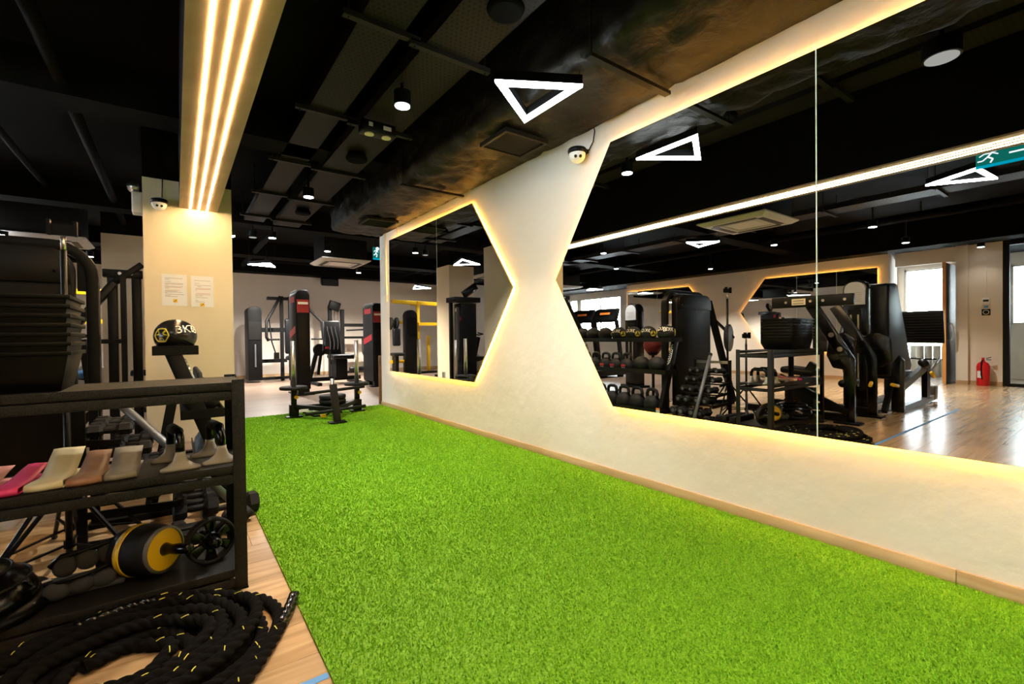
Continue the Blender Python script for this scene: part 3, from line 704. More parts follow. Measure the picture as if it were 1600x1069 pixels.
# ================================================================= storage rack and what is on it
RX0, RX1, RY0, RY1 = -.95, .21, 2.03, 2.37
t = thing('storage_rack', 'low black steel shelf rack with three tiers beside the turf', 'rack', (-.37, 2.2, 0))
for x, sx in ((RX0, 1), (RX1, -1)):
    for y, sy in ((RY0, 1), (RY1, -1)):
        b = MB(); xa, xb = sorted((x, x+sx*.042)); ya, yb = sorted((y, y+sy*.042))
        b.box(xa, xb, *sorted((y, y+sy*.003)), 0, .80); b.box(*sorted((x, x+sx*.003)), ya, yb, .0, .80)
        part(b, 'post', 'powder', t, bevel=.001)
        part(MB().box(xa-.002, xb+.002, ya-.002, yb+.002, 0, .006), 'foot', 'black', t)
SH = (.79, .475, .08)
for z in SH:
    p = part(MB().box(RX0+.004, RX1-.004, RY0+.004, RY1-.004, z-.006, z), 'shelf_board', 'powder', t)
    part(MB().box(RX0+.042, RX1-.042, RY0+.003, RY0+.01, z-.028, z+.001).box(RX0+.042, RX1-.042, RY1-.01, RY1-.003, z-.028, z+.001), 'shelf_lip', 'powder', p, bevel=.002)
    part(MB().box(RX0+.042, RX1-.042, RY0+.0005, RY0+.012, max(z-.066, .012), z-.034).box(RX0+.042, RX1-.042, RY1-.012, RY1-.0005, max(z-.066, .012), z-.034).box(RX0+.0005, RX0+.012, RY0+.042, RY1-.042, max(z-.066, .012), z-.034).box(RX1-.012, RX1-.0005, RY0+.042, RY1-.042, max(z-.066, .012), z-.034), 'rail', 'powder', t, bevel=.002)
# nested bins
def bin_mesh(name, x0, x1, y0, y1, z0, z1, label):
    t = thing(name, label, 'bin', ((x0+x1)/2, (y0+y1)/2, z0), 0, 'nested black bins on the rack')
    d = .022; vs = []; ins = .004
    for (k, zz) in ((d, z0), (0, z1-.012)):
        vs += [(x0+k, y0+k, zz), (x1-k, y0+k, zz), (x1-k, y1-k, zz), (x0+k, y1-k, zz)]
    for (k, zz) in ((ins, z1-.012), (d+ins, z0+.004)):
        vs += [(x0+k, y0+k, zz), (x1-k, y0+k, zz), (x1-k, y1-k, zz), (x0+k, y1-k, zz)]
    fs = [(j, (j+1) % 4, 4+(j+1) % 4, 4+j) for j in range(4)]+[(8+j, 8+(j+1) % 4, 12+(j+1) % 4, 12+j) for j in range(4)]+[(3, 2, 1, 0), (12, 13, 14, 15)]
    fs += [(4+j, 4+(j+1) % 4, 8+(j+1) % 4, 8+j) for j in range(4)]
    part(MB().add(vs, fs), 'body', 'plastic_black', t, bevel=.006)
    r = .009
    part(MB().box(x0-r, x1+r, y0-r, y0+.003, z1-.013, z1).box(x0-r, x1+r, y1-.003, y1+r, z1-.013, z1).box(x0-r, x0+.003, y0+.003, y1-.003, z1-.013, z1).box(x1-.003, x1+r, y0+.003, y1-.003, z1-.013, z1), 'rim', 'plastic_black', t, bevel=.002)
    return t
names = ['lowest', 'second lowest', 'third from the bottom', 'middle', 'third from the top', 'second from the top', 'topmost']
for k in range(7):
    z1 = .920+.0305*k
    b = bin_mesh('storage_bin', -.76, -.283, 2.062, 2.352, z1-.13 if k == 0 else z1-.128, z1, names[k]+' black plastic bin of the nested stack on the rack')
    if k in (0, 6):
        zc = z1-.062 if k == 0 else z1-.02
        hp = [(-.505+.062*math.cos(a)+(.02 if math.cos(a) > 0 else -.02), 2.069 if k else 2.0725, zc+.016*math.sin(a)*(1 if k == 0 else .35)) for a in [2*PI*i/24 for i in range(24)]]
        part(MB().pipe(hp, .0022, 6, closed=True), 'handle_outline', 'plastic_black', b, smooth=True)
# resistance bands: folded flat loops
def band(quad, matn, label, wave, lift):
    BL, BR, FR, FL = [V(a, b, SH[1]) for a, b in quad]
    t = thing('resistance_band', label, 'band', ((BL.x+FR.x)/2, (BL.y+FR.y)/2, SH[1]), 0, 'resistance bands laid on the middle shelf')
    prof = []; n = 18; th = .0035
    for i in range(n+1):                      # lower layer back->front, fold, upper layer front->back
        s = i/n; prof.append((s, .002))
    for a in range(1, 8):
        an = -PI/2+PI*a/8; prof.append((1+.02*math.cos(an), .011+.009*math.sin(an)))
    for i in range(n+1):
        s = 1-i/n; prof.append((s, .020+wave*math.sin(s*7+wave*300)+lift*max(0, .55-s)**1.5))
    vs = []; fs = []
    for (s, h) in prof:
        for k in (0, .33, .67, 1):
            b = BL.lerp(BR, k); f = FL.lerp(FR, k); p = b+(f-b)*s; vs.append((p.x, p.y, p.z+h+.0015*math.sin(k*5+s*9)))
    m = len(prof)
    for i in range(m-1):
        for k in range(3): fs.append((i*4+k, i*4+k+1, i*4+5+k, i*4+4+k))
    o = part(MB().add(vs, fs), 'loop', matn, t, smooth=True)
    md = o.modifiers.new('t', 'SOLIDIFY'); md.thickness = .0012; md.offset = 0
band([(-.196, 2.352), (-.111, 2.352), (-.117, 2.07), (-.202, 2.07)], 'grey_band', 'grey resistance band folded on the middle shelf', .002, .10)
band([(-.272, 2.34), (-.203, 2.34), (-.208, 2.065), (-.295, 2.062)], 'brown_band', 'brown resistance band folded on the middle shelf', .003, .10)
band([(-.366, 2.352), (-.28, 2.352), (-.302, 2.068), (-.392, 2.068)], 'cream_band', 'cream resistance band folded on the middle shelf', .003, .15)
band([(-.43, 2.34), (-.374, 2.34), (-.402, 2.06), (-.478, 2.06)], 'pink', 'hot pink resistance band folded on the middle shelf', .002, .05)
band([(-.54, 2.34), (-.462, 2.34), (-.487, 2.13), (-.57, 2.13)], 'light_pink', 'pale pink resistance band folded on the middle shelf', .002, .06)
# push-up bars
def pushup(x, y0, y1, label, dx):
    z = SH[1]
    t = thing('pushup_bar', label, 'push-up bar', (x, (y0+y1)/2, z), 0, 'push-up bars on the middle shelf')
    for y, xo in ((y0, x+dx), (y1, x-dx)):
        vs = []; fs = []; prof = [(.062, .024, 0), (.062, .024, .009), (.042, .02, .018), (.024, .017, .034), (.017, .0155, .055), (.0165, .015, .068)]
        n = 20
        for (rx, ry, h) in prof:
            for j in range(n):
                a = 2*PI*j/n; ca, sa = math.cos(a), math.sin(a)
                e = .6 if h < .015 else .85
                vs.append((xo+rx*math.copysign(abs(ca)**e, ca), y+ry*math.copysign(abs(sa)**e, sa), z+h))
        for i in range(len(prof)-1):
            for j in range(n): fs.append((i*n+j, i*n+(j+1) % n, (i+1)*n+(j+1) % n, (i+1)*n+j))
        fs.append(tuple(reversed(range(n)))); fs.append(tuple((len(prof)-1)*n+j for j in range(n)))
        part(MB().add(vs, fs), 'foot', 'foot_grey', t, smooth=True)
    h0 = z+.066; h1 = z+.135
    A = V(x+dx, y0, h0); B = V(x-dx, y1, h0)
    part(MB().pipe([A, A+V(0, 0, .035), A+V(-dx*.1, .012, .058), A.lerp(B, .16)+V(0, 0, h1-h0), A.lerp(B, .84)+V(0, 0, h1-h0), B+V(0, -.012, .058), B+V(0, 0, .035), B], .0145, 12), 'handle_tube', 'gloss_black', t, smooth=True)
    part(MB().tube(A.lerp(B, .2)+V(0, 0, h1-h0), A.lerp(B, .8)+V(0, 0, h1-h0), .0185, 14), 'foam_grip', 'rubber', t, smooth=True)
pushup(-.008, 2.09, 2.27, 'push-up bar with grey feet beside the grey band', .015)
pushup(.122, 2.11, 2.27, 'push-up bar with grey feet next to the rack post', .015)
# ab rollers
c = V(-.105, 2.2, SH[2]+.092); ax = V(.70, -.70, .08).normalized()
t = thing('ab_roller', 'black and yellow ab roller wheel on the bottom shelf', 'ab roller', (c.x, c.y, SH[2]))
part(MB().lathe([(.05, -.105), (.072, -.095), (.088, -.05), (.092, 0), (.09, .04), (.082, .075), (.07, .08)], 32, c, ax), 'tyre', 'rubber', t, smooth=True)
part(MB().lathe([(.0895, -.04), (.0925, -.035), (.0938, -.017), (.0925, -.012)], 32, c, ax), 'yellow_band', 'yellow', t, smooth=True)
part(MB().lathe([(.073, .078), (.082, .0775), (.083, .086), (.073, .09)], 32, c, ax, cap=False), 'hub_rim', 'grey_plate', t, smooth=True)
part(MB().lathe([(.073, .0805), (.073, .084), (.03, .088)], 32, c, ax), 'hub_disc', 'yellow', t)
part(MB().lathe([(.018, .08), (.024, .086), (.02, .10), (.0165, .115), (.0195, .14), (.0175, .17), (.02, .19), (.012, .197)], 16, c, ax), 'grip', 'gloss_black', t, smooth=True)
part(MB().lathe([(.018, -.20), (.02, -.19), (.0165, -.15), (.018, -.11), (.018, -.1)], 16, c, ax), 'grip', 'gloss_black', t, smooth=True)
c = V(.098, 2.16, SH[2]+.087); ax = V(.28, -.96, .05).normalized()
t = thing('spoked_ab_roller', 'spoked black ab wheel on the bottom shelf by the post', 'ab roller', (c.x, c.y, SH[2]))
part(MB().lathe([(.074, -.018), (.084, -.02), (.087, -.012), (.087, .012), (.084, .02), (.074, .018), (.074, -.018)], 36, c, ax, cap=False), 'tyre', 'rubber', t, smooth=True)
a0 = ax.cross(V(0, 0, 1)).normalized(); a1 = a0.cross(ax)
for k in range(6):
    an = PI/6+k*PI/3; d = a0*math.cos(an)+a1*math.sin(an); s = ax.cross(d)
    part(MB().prism([c+d*.016+s*.009, c+d*.075+s*.02, c+d*.075-s*.02, c+d*.016-s*.009], ax*(-.012), ax*.024), 'spoke', 'gloss_black', t, bevel=.003)
part(MB().lathe([(.03, -.016), (.034, -.012), (.034, .012), (.03, .016)], 20, c, ax), 'hub', 'gloss_black', t)
part(MB().lathe([(.012, -.09), (.02, -.085), (.018, -.03), (.026, -.02), (.026, .02), (.018, .03), (.02, .06), (.012, .065)], 16, c, ax), 'axle_grip', 'gloss_black', t, smooth=True)
# ankle weights
t = thing('ankle_weights', 'bundle of black padded ankle weights on the bottom shelf', 'weights', (-.265, 2.2, SH[2]))
z = SH[2]
for i in range(3):
    part(MB().sphere((-.322+.056*i, 2.20+.012*i, z+.092+.006*i), .036, 16, 12, (.92, .6, .95)), 'pouch', 'fabric', t, smooth=True)
    part(MB().sphere((-.335+.058*i, 2.15+.012*i, z+.036), .038, 16, 12, (.95, .7, .85)), 'pouch', 'fabric', t, smooth=True)
part(MB().pipe([(-.365, 2.16, z+.056), (-.32, 2.135, z+.068), (-.27, 2.145, z+.07), (-.21, 2.165, z+.078), (-.175, 2.20, z+.09)], .007, 10), 'strap', 'black', t, smooth=True)
part(MB().pipe([(-.36, 2.20, z+.10), (-.33, 2.205, z+.128), (-.27, 2.215, z+.132), (-.21, 2.225, z+.14), (-.178, 2.235, z+.15)], .010, 10), 'edge_binding', 'black', t, smooth=True)
part(MB().tube((-.375, 2.185, z+.062), (-.35, 2.175, z+.07), .004, 8), 'tag_loop', 'white', t)
part(MB().box(-.36, -.16, 2.16, 2.26, z, z+.02), 'base_pouch', 'fabric', t, bevel=.009)
# balance dome
bc = V(-.575, 2.19, SH[2])
t = thing('balance_dome', 'black half-dome balance trainer on the bottom shelf', 'balance trainer', tuple(bc))
part(MB().lathe([(.20, 0), (.225, .004), (.232, .018), (.225, .03), (.19, .036)], 40, bc), 'base_rim', 'plastic_black', t, smooth=True)
part(MB().lathe([(.195, .03), (.19, .06), (.165, .105), (.12, .14), (.06, .158), (.002, .162)], 40, bc), 'dome', 'gloss_black', t, smooth=True)
for r, zz in ((.172, .101), (.128, .138), (.07, .158)):
    part(MB().pipe([(bc.x+r*math.cos(a), bc.y+r*math.sin(a), bc.z+zz) for a in [2*PI*i/36 for i in range(36)]], .004, 6, closed=True), 'grip_ring', 'rubber', t, smooth=True)
for k in range(10):
    a = k*PI/5+.2; part(MB().tube((bc.x+.213*math.cos(a), bc.y+.213*math.sin(a), bc.z+.029), (bc.x+.213*math.cos(a), bc.y+.213*math.sin(a), bc.z+.034), .004, 8), 'rivet', 'silver', t)
# ---- battle rope
def rope():
    t = thing('battle_rope', 'thick black battle rope coiled on the floor before the rack', 'rope', (-.12, 1.72, 0))
    cx, cy = -.115, 1.72; R = .0195
    pts = []
    turns = 9.6; N = 860
    for i in range(N):
        s = i/(N-1); a = 2.6-2*PI*turns*s
        lay = 0 if s < .62 else 1
        k = s/.62 if s < .62 else (s-.62)/.38
        rad = .085+.235*k if lay == 0 else .325-.17*k
        if s > .95: rad += (s-.95)*1.9*0
        wob = .006*math.sin(5*a+s*20)
        rx, ry = (rad+wob)*1.12, (rad+wob)*.90
        zz = R+(.036*min(1, max(0, (s-.60)/.05)) if s > .6 else 0)+.006*max(0, math.sin(3*a+s*40))
        pts.append(V(cx-.03*(1-k)+rx*math.cos(a), cy+.035*(1-k)+ry*math.sin(a)-.02, zz))
    def twisted(pts, name, matn, R, pitch=.034, lob=.36, n=18):
        # resample evenly
        L = [0]
        for a, b in zip(pts[:-1], pts[1:]): L.append(L[-1]+(b-a).length)
        st = .0055; m = int(L[-1]/st); out = []; j = 0
        for i in range(m+1):
            q = min(i*st, L[-1]-1e-6)
            while L[j+1] < q: j += 1
            k = (q-L[j])/(L[j+1]-L[j]); out.append(pts[j].lerp(pts[j+1], k))
        vs = []; fs = []; prev = V(0, 0, 1); marks = []
        for i, p in enumerate(out):
            tg = (out[min(i+1, m)]-out[max(i-1, 0)]).normalized()
            a = (prev-tg*prev.dot(tg)).normalized(); b = tg.cross(a); prev = a
            tw = i*st/pitch*2*PI/3*1.0
            for k in range(n):
                an = 2*PI*k/n
                r = R*(1-lob+lob*abs(math.cos(1.5*(an-tw*1.0)))**.7+.04*random.random())
                vs.append(p+(a*math.cos(an)+b*math.sin(an))*r)
            if i % 16 == 5 and random.random() < .42:
                an0 = tw+random.choice((0, 2, 4))*PI/3+.5; marks.append((p, a, b, tg, PI/2*.6+random.random()*1.2))
        for i in range(m):
            for k in range(n): fs.append((i*n+k, i*n+(k+1) % n, (i+1)*n+(k+1) % n, (i+1)*n+k))
        fs.append(tuple(range(n))); fs.append(tuple(m*n+k for k in range(n)))
        o = part(MB().add(vs, fs), name, matn, t, smooth=True)
        return o, marks
    def spline(P, n=14):
        P = [V(*p) for p in P]; out = []
        for i in range(len(P)-1):
            p0, p1, p2, p3 = P[max(i-1, 0)], P[i], P[i+1], P[min(i+2, len(P)-1)]
            for k in range(n):
                s = k/n; out.append(.5*((2*p1)+(p2-p0)*s+(2*p0-5*p1+4*p2-p3)*s*s+(3*p1-p0-3*p2+p3)*s**3))
        out.append(P[-1]); return out
    o, m1 = twisted(pts, 'rope_coil', 'rope_black', R)
    tail = spline([(-.30, 1.44, R), (-.12, 1.40, R+.002), (.06, 1.42, R), (.17, 1.52, R), (.245, 1.64, R), (.268, 1.76, R), (.225, 1.88, R), (.13, 1.955, R), (.02, 1.985, R+.03), (-.06, 1.97, .062)])
    o2, m2 = twisted(tail, 'rope_outer_loop', 'rope_black', R)
    tail2 = spline([(-.05, 1.352, R), (.05, 1.365, R), (.13, 1.44, R), (.20, 1.545, R), (.262, 1.66, R)])
    o3, m3 = twisted(tail2, 'rope_tail', 'rope_black', R)
    twisted(spline([(.258, 1.652, R), (.30, 1.74, R), (.335, 1.825, R+.002)]), 'rope_handle', 'gloss_black', .0185)
    twisted(spline([(-.07, 1.995, .062), (-.16, 1.985, .066), (-.27, 1.955, .062)]), 'rope_handle', 'gloss_black', .017)
    for o, mk in ((o, m1), (o2, m2), (o3, m3)):
        mb = MB()
        for (p, a, b, tg, an) in mk:
            q = []
            for k in range(4):
                aa = an+.5*(k-1.5)*.45; q.append(p+tg*(k-1.5)*.0055+(V(0, 0, 1)*math.sin(aa)+tg.cross(V(0, 0, 1))*math.cos(aa))*R*1.0)
            mb.pipe(q, .0015, 5)
        part(mb, 'yellow_tracer', 'yellow_tracer', o)['kind'] = 'stuff'
rope()

# ================================================================= ball and kettlebell rack
t = thing('ball_rack', 'three-tier black rack of slam balls and kettlebells', 'rack', (.05, 3.98, 0))
BR0, BR1 = 3.2, 4.78
TIER = ((.0, .90), (.12, .535), (.2, .10))
for y in (BR0, BR1):
    o = part(MB().bar((-.02, y, .9), (.28, y, .02), .05, .075, up=(1, 0, .3)), 'inclined_post', 'black', t, bevel=.004)
    part(MB().box(-.14, .34, y-.03, y+.03, 0, .02).bar((-.12, y, .02), (-.02, y, .6), .04, .05), 'base_foot', 'black', t)
for k, (x, z) in enumerate(TIER):
    part(MB().box(x-.10, x+.10, BR0-.03, BR1+.03, z-.03, z-.022), 'tier_plate', 'black', t)
    part(MB().box(x-.105, x-.098, BR0-.03, BR1+.03, z-.03, z+.02).box(x+.098, x+.105, BR0-.03, BR1+.03, z-.03, z+.02).box(x-.1, x+.1, BR0-.035, BR0-.03, z-.03, z+.022), 'tier_lip', 'black', t)
# printed mark on the near post, facing the mirror
u = V(.32, 0, -.88).normalized(); nrm = V(.88, 0, .32).normalized(); oo = V(-.02, BR0, .9)+u*.05+nrm*.0395
g = MB(); 
for i in range(9):
    a = oo+u*(.02+.026*i)+V(0, .012, 0); g.bar(a, a+u*.013+V(0, -.024, 0), .002, .007, up=tuple(nrm)); g.bar(a+u*.013+V(0, -.024, 0), a+u*.026, .002, .007, up=tuple(nrm))
part(g, 'logo_lettering', 'label_white', t)
part(MB().pipe([oo+u*.09+V(0, -.021, 0), oo+u*.18+V(0, -.022, 0), oo+u*.25+V(0, -.01, 0), oo+u*.272+V(0, .008, 0)], .0025, 5), 'logo_swoosh', 'label_white', t)
part(MB().box(.315, .318, BR0-.024, BR0+.024, .02, .12), 'instruction_label', 'label_white', t)
part(MB().box(.3152, .3185, BR0-.024, BR0+.024, .12, .14), 'warning_strip', 'orange', t)
def sphere_text(body, size, c, r, d, up=(0, 0, 1), tilt=0):
    vs, fs = text_geo(body, size); d = V(*d).normalized(); u = V(*up); u = (u-d*u.dot(d)).normalized(); rr = u.cross(d)
    rr, u = rr*math.cos(tilt)+u*math.sin(tilt), -rr*math.sin(tilt)+u*math.cos(tilt)
    return MB().add([V(*c)+(d*math.sqrt(max(0, 1-(x/r)**2-(y/r)**2))+rr*(x/r)+u*(y/r))*r*1.004 for x, y, _ in vs], fs)
def ball(c, r, label, matn='rubber', txt=None, patch=None, group='slam balls on the rack', flat=.94, dirs=((1, -.25, .45),)):
    t = thing('slam_ball', label, 'ball', (c[0], c[1], c[2]-r*flat), 0, group)
    part(MB().sphere(c, r, 32, 18, (1, 1, flat)), 'shell', matn, t, smooth=True)
    part(MB().pipe([(c[0]+r*1.0*math.cos(a), c[1]+r*1.0*math.sin(a), c[2]) for a in [2*PI*i/40 for i in range(40)]], .0012, 5, closed=True), 'seam', 'black', t)
    for d in dirs:
        if txt: part(sphere_text(txt, r*.62, c, r, d), 'printed_weight', 'cream_print', t)
    if patch:
        for pd, sz in patch:
            pv = V(*pd).normalized(); side = pv.cross(V(0, 0, 1)).normalized(); upv = side.cross(pv)
            for k in range(6):
                an = k*PI/3; a2 = an+PI/3
                def S(al, q): return V(*c)+(pv+side*math.cos(al)*q+upv*math.sin(al)*q).normalized()*r*1.003
                part(MB().pipe([S(an, sz), S((an+a2)/2, sz*.9), S(a2, sz)], .0035, 5), 'hexagon_line', 'gold_print', t)
                if k % 2 == 0: part(MB().add([S(an, sz*.86), S(a2, sz*.86), S(a2, sz*.35), S(an, sz*.35)], [(0, 1, 2, 3)]), 'hexagon_patch', 'gold_print', t)
bys = (3.31, 3.56, 3.79, 4.02, 4.25, 4.47, 4.67)
for i, y in enumerate(bys):
    r = .098 if i else .104
    zc = TIER[0][1]-.022+r*.94
    if i < 4:
        dr = ((.8, -.1, .42), (.62, -.78, .42)) if i == 0 else ((.9, -.25, .4),)
        ball((0, y, zc), r, '%s black 3KG slam ball on the top tier, counted from the near end' % ORD[i], 'gloss_rubber' if i == 0 else 'rubber', '3KG', [((-.62, -.75, .05), .42), ((.3, .95, 0), .4)] if i == 0 else [((.3, -.95, 0), .35), ((.3, .95, 0), .35)], dirs=dr)
    else: ball((0, y, zc), r, '%s plain dark slam ball on the top tier, beyond the printed ones' % ORD[i-4], 'rubber')
for i, y in enumerate((3.355, 3.57)): ball((.12, y, TIER[1][1]-.022+.1*.94), .1, ('nearer' if i == 0 else 'second')+' dark medicine ball on the middle tier', 'rubber')
def kettlebell(c, r, label, red, group):
    x, y, z = c
    t = thing('kettlebell', label, 'kettlebell', c, 0, group)
    part(MB().lathe([(r*.55, 0), (r*.75, .004), (r*.97, r*.45), (r, r*.8), (r*.93, r*1.25), (r*.7, r*1.62), (r*.4, r*1.8), (.002, r*1.85)], 24, c), 'bell', 'rubber', t, smooth=True)
    hw = r*.72; h0 = z+r*1.45; hp = [(x, y-hw*.85, h0), (x, y-hw, h0+r*.55), (x, y-hw*.8, h0+r*.95), (x, y-hw*.4, h0+r*1.08), (x, y+hw*.4, h0+r*1.08), (x, y+hw*.8, h0+r*.95), (x, y+hw, h0+r*.55), (x, y+hw*.85, h0)]
    part(MB().pipe(hp, r*.2, 10), 'handle', 'rubber', t, smooth=True)
    if red:
        part(MB().obox((x+r*.985, y, z+r*.82), (.006, r*.8, r*.34)), 'red_label', 'red', t, bevel=.002)
        part(MB().obox((x+r*.93, y, z+r*.5), (.006, r*.5, r*.18)), 'weight_marking', 'label_white', t)
for i, y in enumerate((3.78, 3.96, 4.13, 4.30, 4.48)):
    kettlebell((.125, y, TIER[1][1]-.022), .084, '%s red-labelled kettlebell on the middle tier, from the balls onward' % ORD[i], ('24', '20', '16', '12', '8')[i], 'small kettlebells on the middle tier')
for i, y in enumerate((3.36, 3.57, 3.77, 3.96, 4.15, 4.34)):
    kettlebell((.2, y, TIER[2][1]-.022), .098, '%s heavy black kettlebell on the bottom tier, from the near end' % ORD[i], None, 'heavy kettlebells on the bottom tier')
t = thing('red_ball', 'dark red exercise ball behind the kettlebell rack', 'ball', (-.8, 4.1, 0))
part(MB().sphere((-.8, 4.1, .81), .13, 28, 16), 'shell', 'red_rubber', t, smooth=True)
part(MB().tube((-.8, 4.1, 0), (-.8, 4.1, .67), .02, 12).lathe([(.12, 0), (.12, .012)], 24, (-.8, 4.1, 0)).lathe([(.05, .665), (.09, .71)], 24, (-.8, 4.1, 0)), 'stand', 'black', t)
# ---- dumbbell stand
t = thing('dumbbell_stand', 'black sloping dumbbell stand between rack and ball rack', 'stand', (-.1, 2.95, 0))
DT = ((-.27, .565), (-.20, .465), (-.12, .355), (-.05, .245), (.05, .115))
for y in (2.735, 3.15):
    part(MB().box(-.36, -.325, y-.012, y+.012, .03, .66), 'rear_post', 'black', t)
    part(MB().box(-.37, .16, y-.02, y+.02, 0, .03), 'base_rail', 'black', t)
    for (x, z) in DT: part(MB().bar((-.34, y, z-.06), (x+.06, y, z-.075), .012, .03), 'shelf_bracket', 'black', t)
for (x, z) in DT:
    part(MB().box(x-.075, x-.055, 2.73, 3.155, z-.058, z-.044).box(x+.045, x+.065, 2.73, 3.155, z-.07, z-.056), 'cradle_rail', 'steel_black', t)
part(MB().box(-.36, -.34, 2.73, 3.155, .62, .65), 'top_rail', 'silver', t)
def dumbbell_proto(L, r, hexed, label, group):
    t = thing('dumbbell', label, 'dumbbell', (0, 0, 0), 0, group)
    n = 6 if hexed else 16
    for s in (-1, 1):
        part(MB().lathe([(r*.8, s*(L/2)), (r, s*(L/2-.008)), (r, s*(L/2-.045)), (r*.7, s*(L/2-.058))][::s], n, (0, 0, 0), (1, 0, 0)), 'head', 'rubber', t, world=False)
        part(MB().add(*text_geo('kg', r*.6)) if False else MB().lathe([(r*.45, s*(L/2+.0002)), (r*.45, s*(L/2+.001))][::s], 12, (0, 0, 0), (1, 0, 0)), 'end_plate', 'steel_grey', t, world=False)
    part(MB().lathe([(.013, -L/2+.05), (.0165, -.02), (.017, 0), (.0165, .02), (.013, L/2-.05)], 12, (0, 0, 0), (1, 0, 0)), 'grip', 'rubber', t, world=False)
    return t
first = {}
for k, (x, z) in enumerate(DT):
    r = (.030, .033, .037, .040, .048)[k]; hexed = k != 3
    for j, y in enumerate((3.115, 3.02, 2.89, 2.795)):
        lab = '%s dumbbell on the %s row of the sloping stand, from the ball rack side' % (ORD[j], ('top', 'second', 'third', 'fourth', 'bottom')[k])
        key = (r, hexed); loc = (x+.02, y, z-.05+r)
        if key not in first:
            first[key] = dumbbell_proto(.16 if k < 3 else .19, r, hexed, lab, 'dumbbells on the sloping stand'); o = first[key]; o.location = loc
        else: copy_thing(first[key], loc, 0, lab)
bigd = dumbbell_proto(.26, .058, True, 'large hex dumbbell lying on the floor beside the turf', 'dumbbells on the floor'); bigd.location = (.225, 2.885, .062); bigd.rotation_euler = (0, 0, .1)
copy_thing(bigd, (.10, 2.665, .052), .1, 'large hex dumbbell lying on the floor behind the shelf rack')
t = thing('body_bar', 'grey weighted bar leaning on the dumbbell stand', 'bar', (.30, 2.78, 0))
A, B = V(.30, 2.78, .022), V(-.29, 2.93, .73); d = (B-A).normalized()
part(MB().tube(A+d*.05, B-d*.03, .019, 14), 'shaft', 'steel_grey', t, smooth=True)
part(MB().tube(A, A+d*.05, .03, 14), 'end_cap', 'rubber', t, smooth=True); part(MB().tube(B-d*.03, B, .022, 14), 'end_cap', 'rubber', t, smooth=True)
t = thing('step_platform', 'black low step platform on the floor behind the shelf rack', 'step', (-.08, 2.55, 0))
part(MB().box(-.27, .12, 2.43, 2.49, .06, .115).box(-.27, .12, 2.52, 2.585, .06, .115), 'deck_beam', 'matte_black', t, bevel=.006)
for x in (-.24, .1): part(MB().box(x-.03, x+.03, 2.43, 2.585, 0, .06), 'foot', 'matte_black', t)
# ---- tripods
def tripod(x, y, h, hub, rad, a0, label, head):
    t = thing('tripod', label, 'tripod', (x, y, 0), 0, 'phone tripods')
    part(MB().tube((x, y, .1), (x, y, h-.06), .0115, 12), 'centre_column', 'black', t, smooth=True)
    part(MB().tube((x, y, h-.06), (x, y, h), .010, 12), 'silver_tip', 'chrome', t, smooth=True)
    part(MB().lathe([(.02, 0), (.024, .01), (.024, .05), (.015, .06)], 16, (x, y, hub-.03)), 'hub', 'black', t)
    part(MB().lathe([(.018, 0), (.018, .03)], 12, (x, y, .12)), 'lower_collar', 'black', t)
    for k in range(3):
        a = a0+k*2*PI/3; e = V(x+rad*math.cos(a), y+rad*math.sin(a), .006)
        l = part(MB().tube((x+.02*math.cos(a), y+.02*math.sin(a), hub), e, .0085, 8), 'leg', 'black', t)
        mpt = V(x, y, hub).lerp(e, .72)
        part(MB().bar((x, y, .135), mpt, .012, .006), 'brace', 'black', l); part(MB().sphere(e+V(0, 0, .004), .012, 8, 6), 'foot', 'rubber', l)
    part(MB().bar((x-head*.5, y+.01, h+.03), (x+head*.5, y+.01, h+.03), .025, .045).bar((x-head*.5-.006, y-.012, h+.035), (x-head*.5+.006, y-.012, h+.035), .03, .065).bar((x+head*.5-.006, y-.012, h+.035), (x+head*.5+.006, y-.012, h+.035), .03, .065), 'phone_clamp', 'plastic_black', t)
tripod(-.39, 2.785, 1.41, .40, .33, PI/2+.3, 'tall thin black tripod with phone clamp behind the rack', .085)
tripod(-.36, 2.56, .90, .36, .30, PI/2, 'shorter black tripod with phone clamp behind the rack', .085)
# ================================================================= machines
def rounded_top(x0, x1, z0, z1, r, n=8):
    pts = [(x0, z0), (x1, z0)]
    pts += [(x1-r+r*math.cos(a), z1-r+r*math.sin(a)) for a in [PI/2*i/n for i in range(n+1)]]
    pts += [(x0+r-r*math.sin(a), z1-r+r*math.cos(a)) for a in [PI/2*i/n for i in range(n+1)]]
    return pts
# ---- near weight tower (behind the bins)
t = thing('weight_tower', 'tall black weight tower with rounded top behind the bins', 'gym machine', (-.8, 3.55, 0))
pl = [(x, 3.47, z) for x, z in rounded_top(-1.2, -.447, .06, 1.47, .13)]
part(MB().prism(pl, (0, 0, 0), (0, .08, 0)), 'shroud', 'shroud', t, bevel=.008)
cap = [(x, 3.445, z) for x, z in rounded_top(-1.18, -.455, 1.27, 1.46, .12)]
part(MB().prism(cap, (0, 0, 0), (0, .025, 0)), 'top_cover', 'shroud', t, bevel=.004)
def archpipe(x0, x1, y, z0, z1, r, w, d):
    inner = rounded_top(x0+w, x1-w, z0, z1-w, max(r-w, .02)); outer = rounded_top(x0, x1, z0, z1, r)
    k = len(outer); mb = MB(); vs = [(a, y, b) for a, b in outer+inner]+[(a, y+d, b) for a, b in outer+inner]; fs = []
    for i in range(k):
        j = (i+1) % k
        if i == 0: continue
        fs += [(i, j, k+j, k+i), (2*k+i, 3*k+i, 3*k+j, 2*k+j), (i, 2*k+i, 2*k+j, j), (k+i, k+j, 3*k+j, 3*k+i)]
    return mb.add(vs, fs)
part(archpipe(-1.26, -.355, 3.56, .0, 1.52, .2, .055, .08), 'arch_frame', 'shroud', t, bevel=.006)
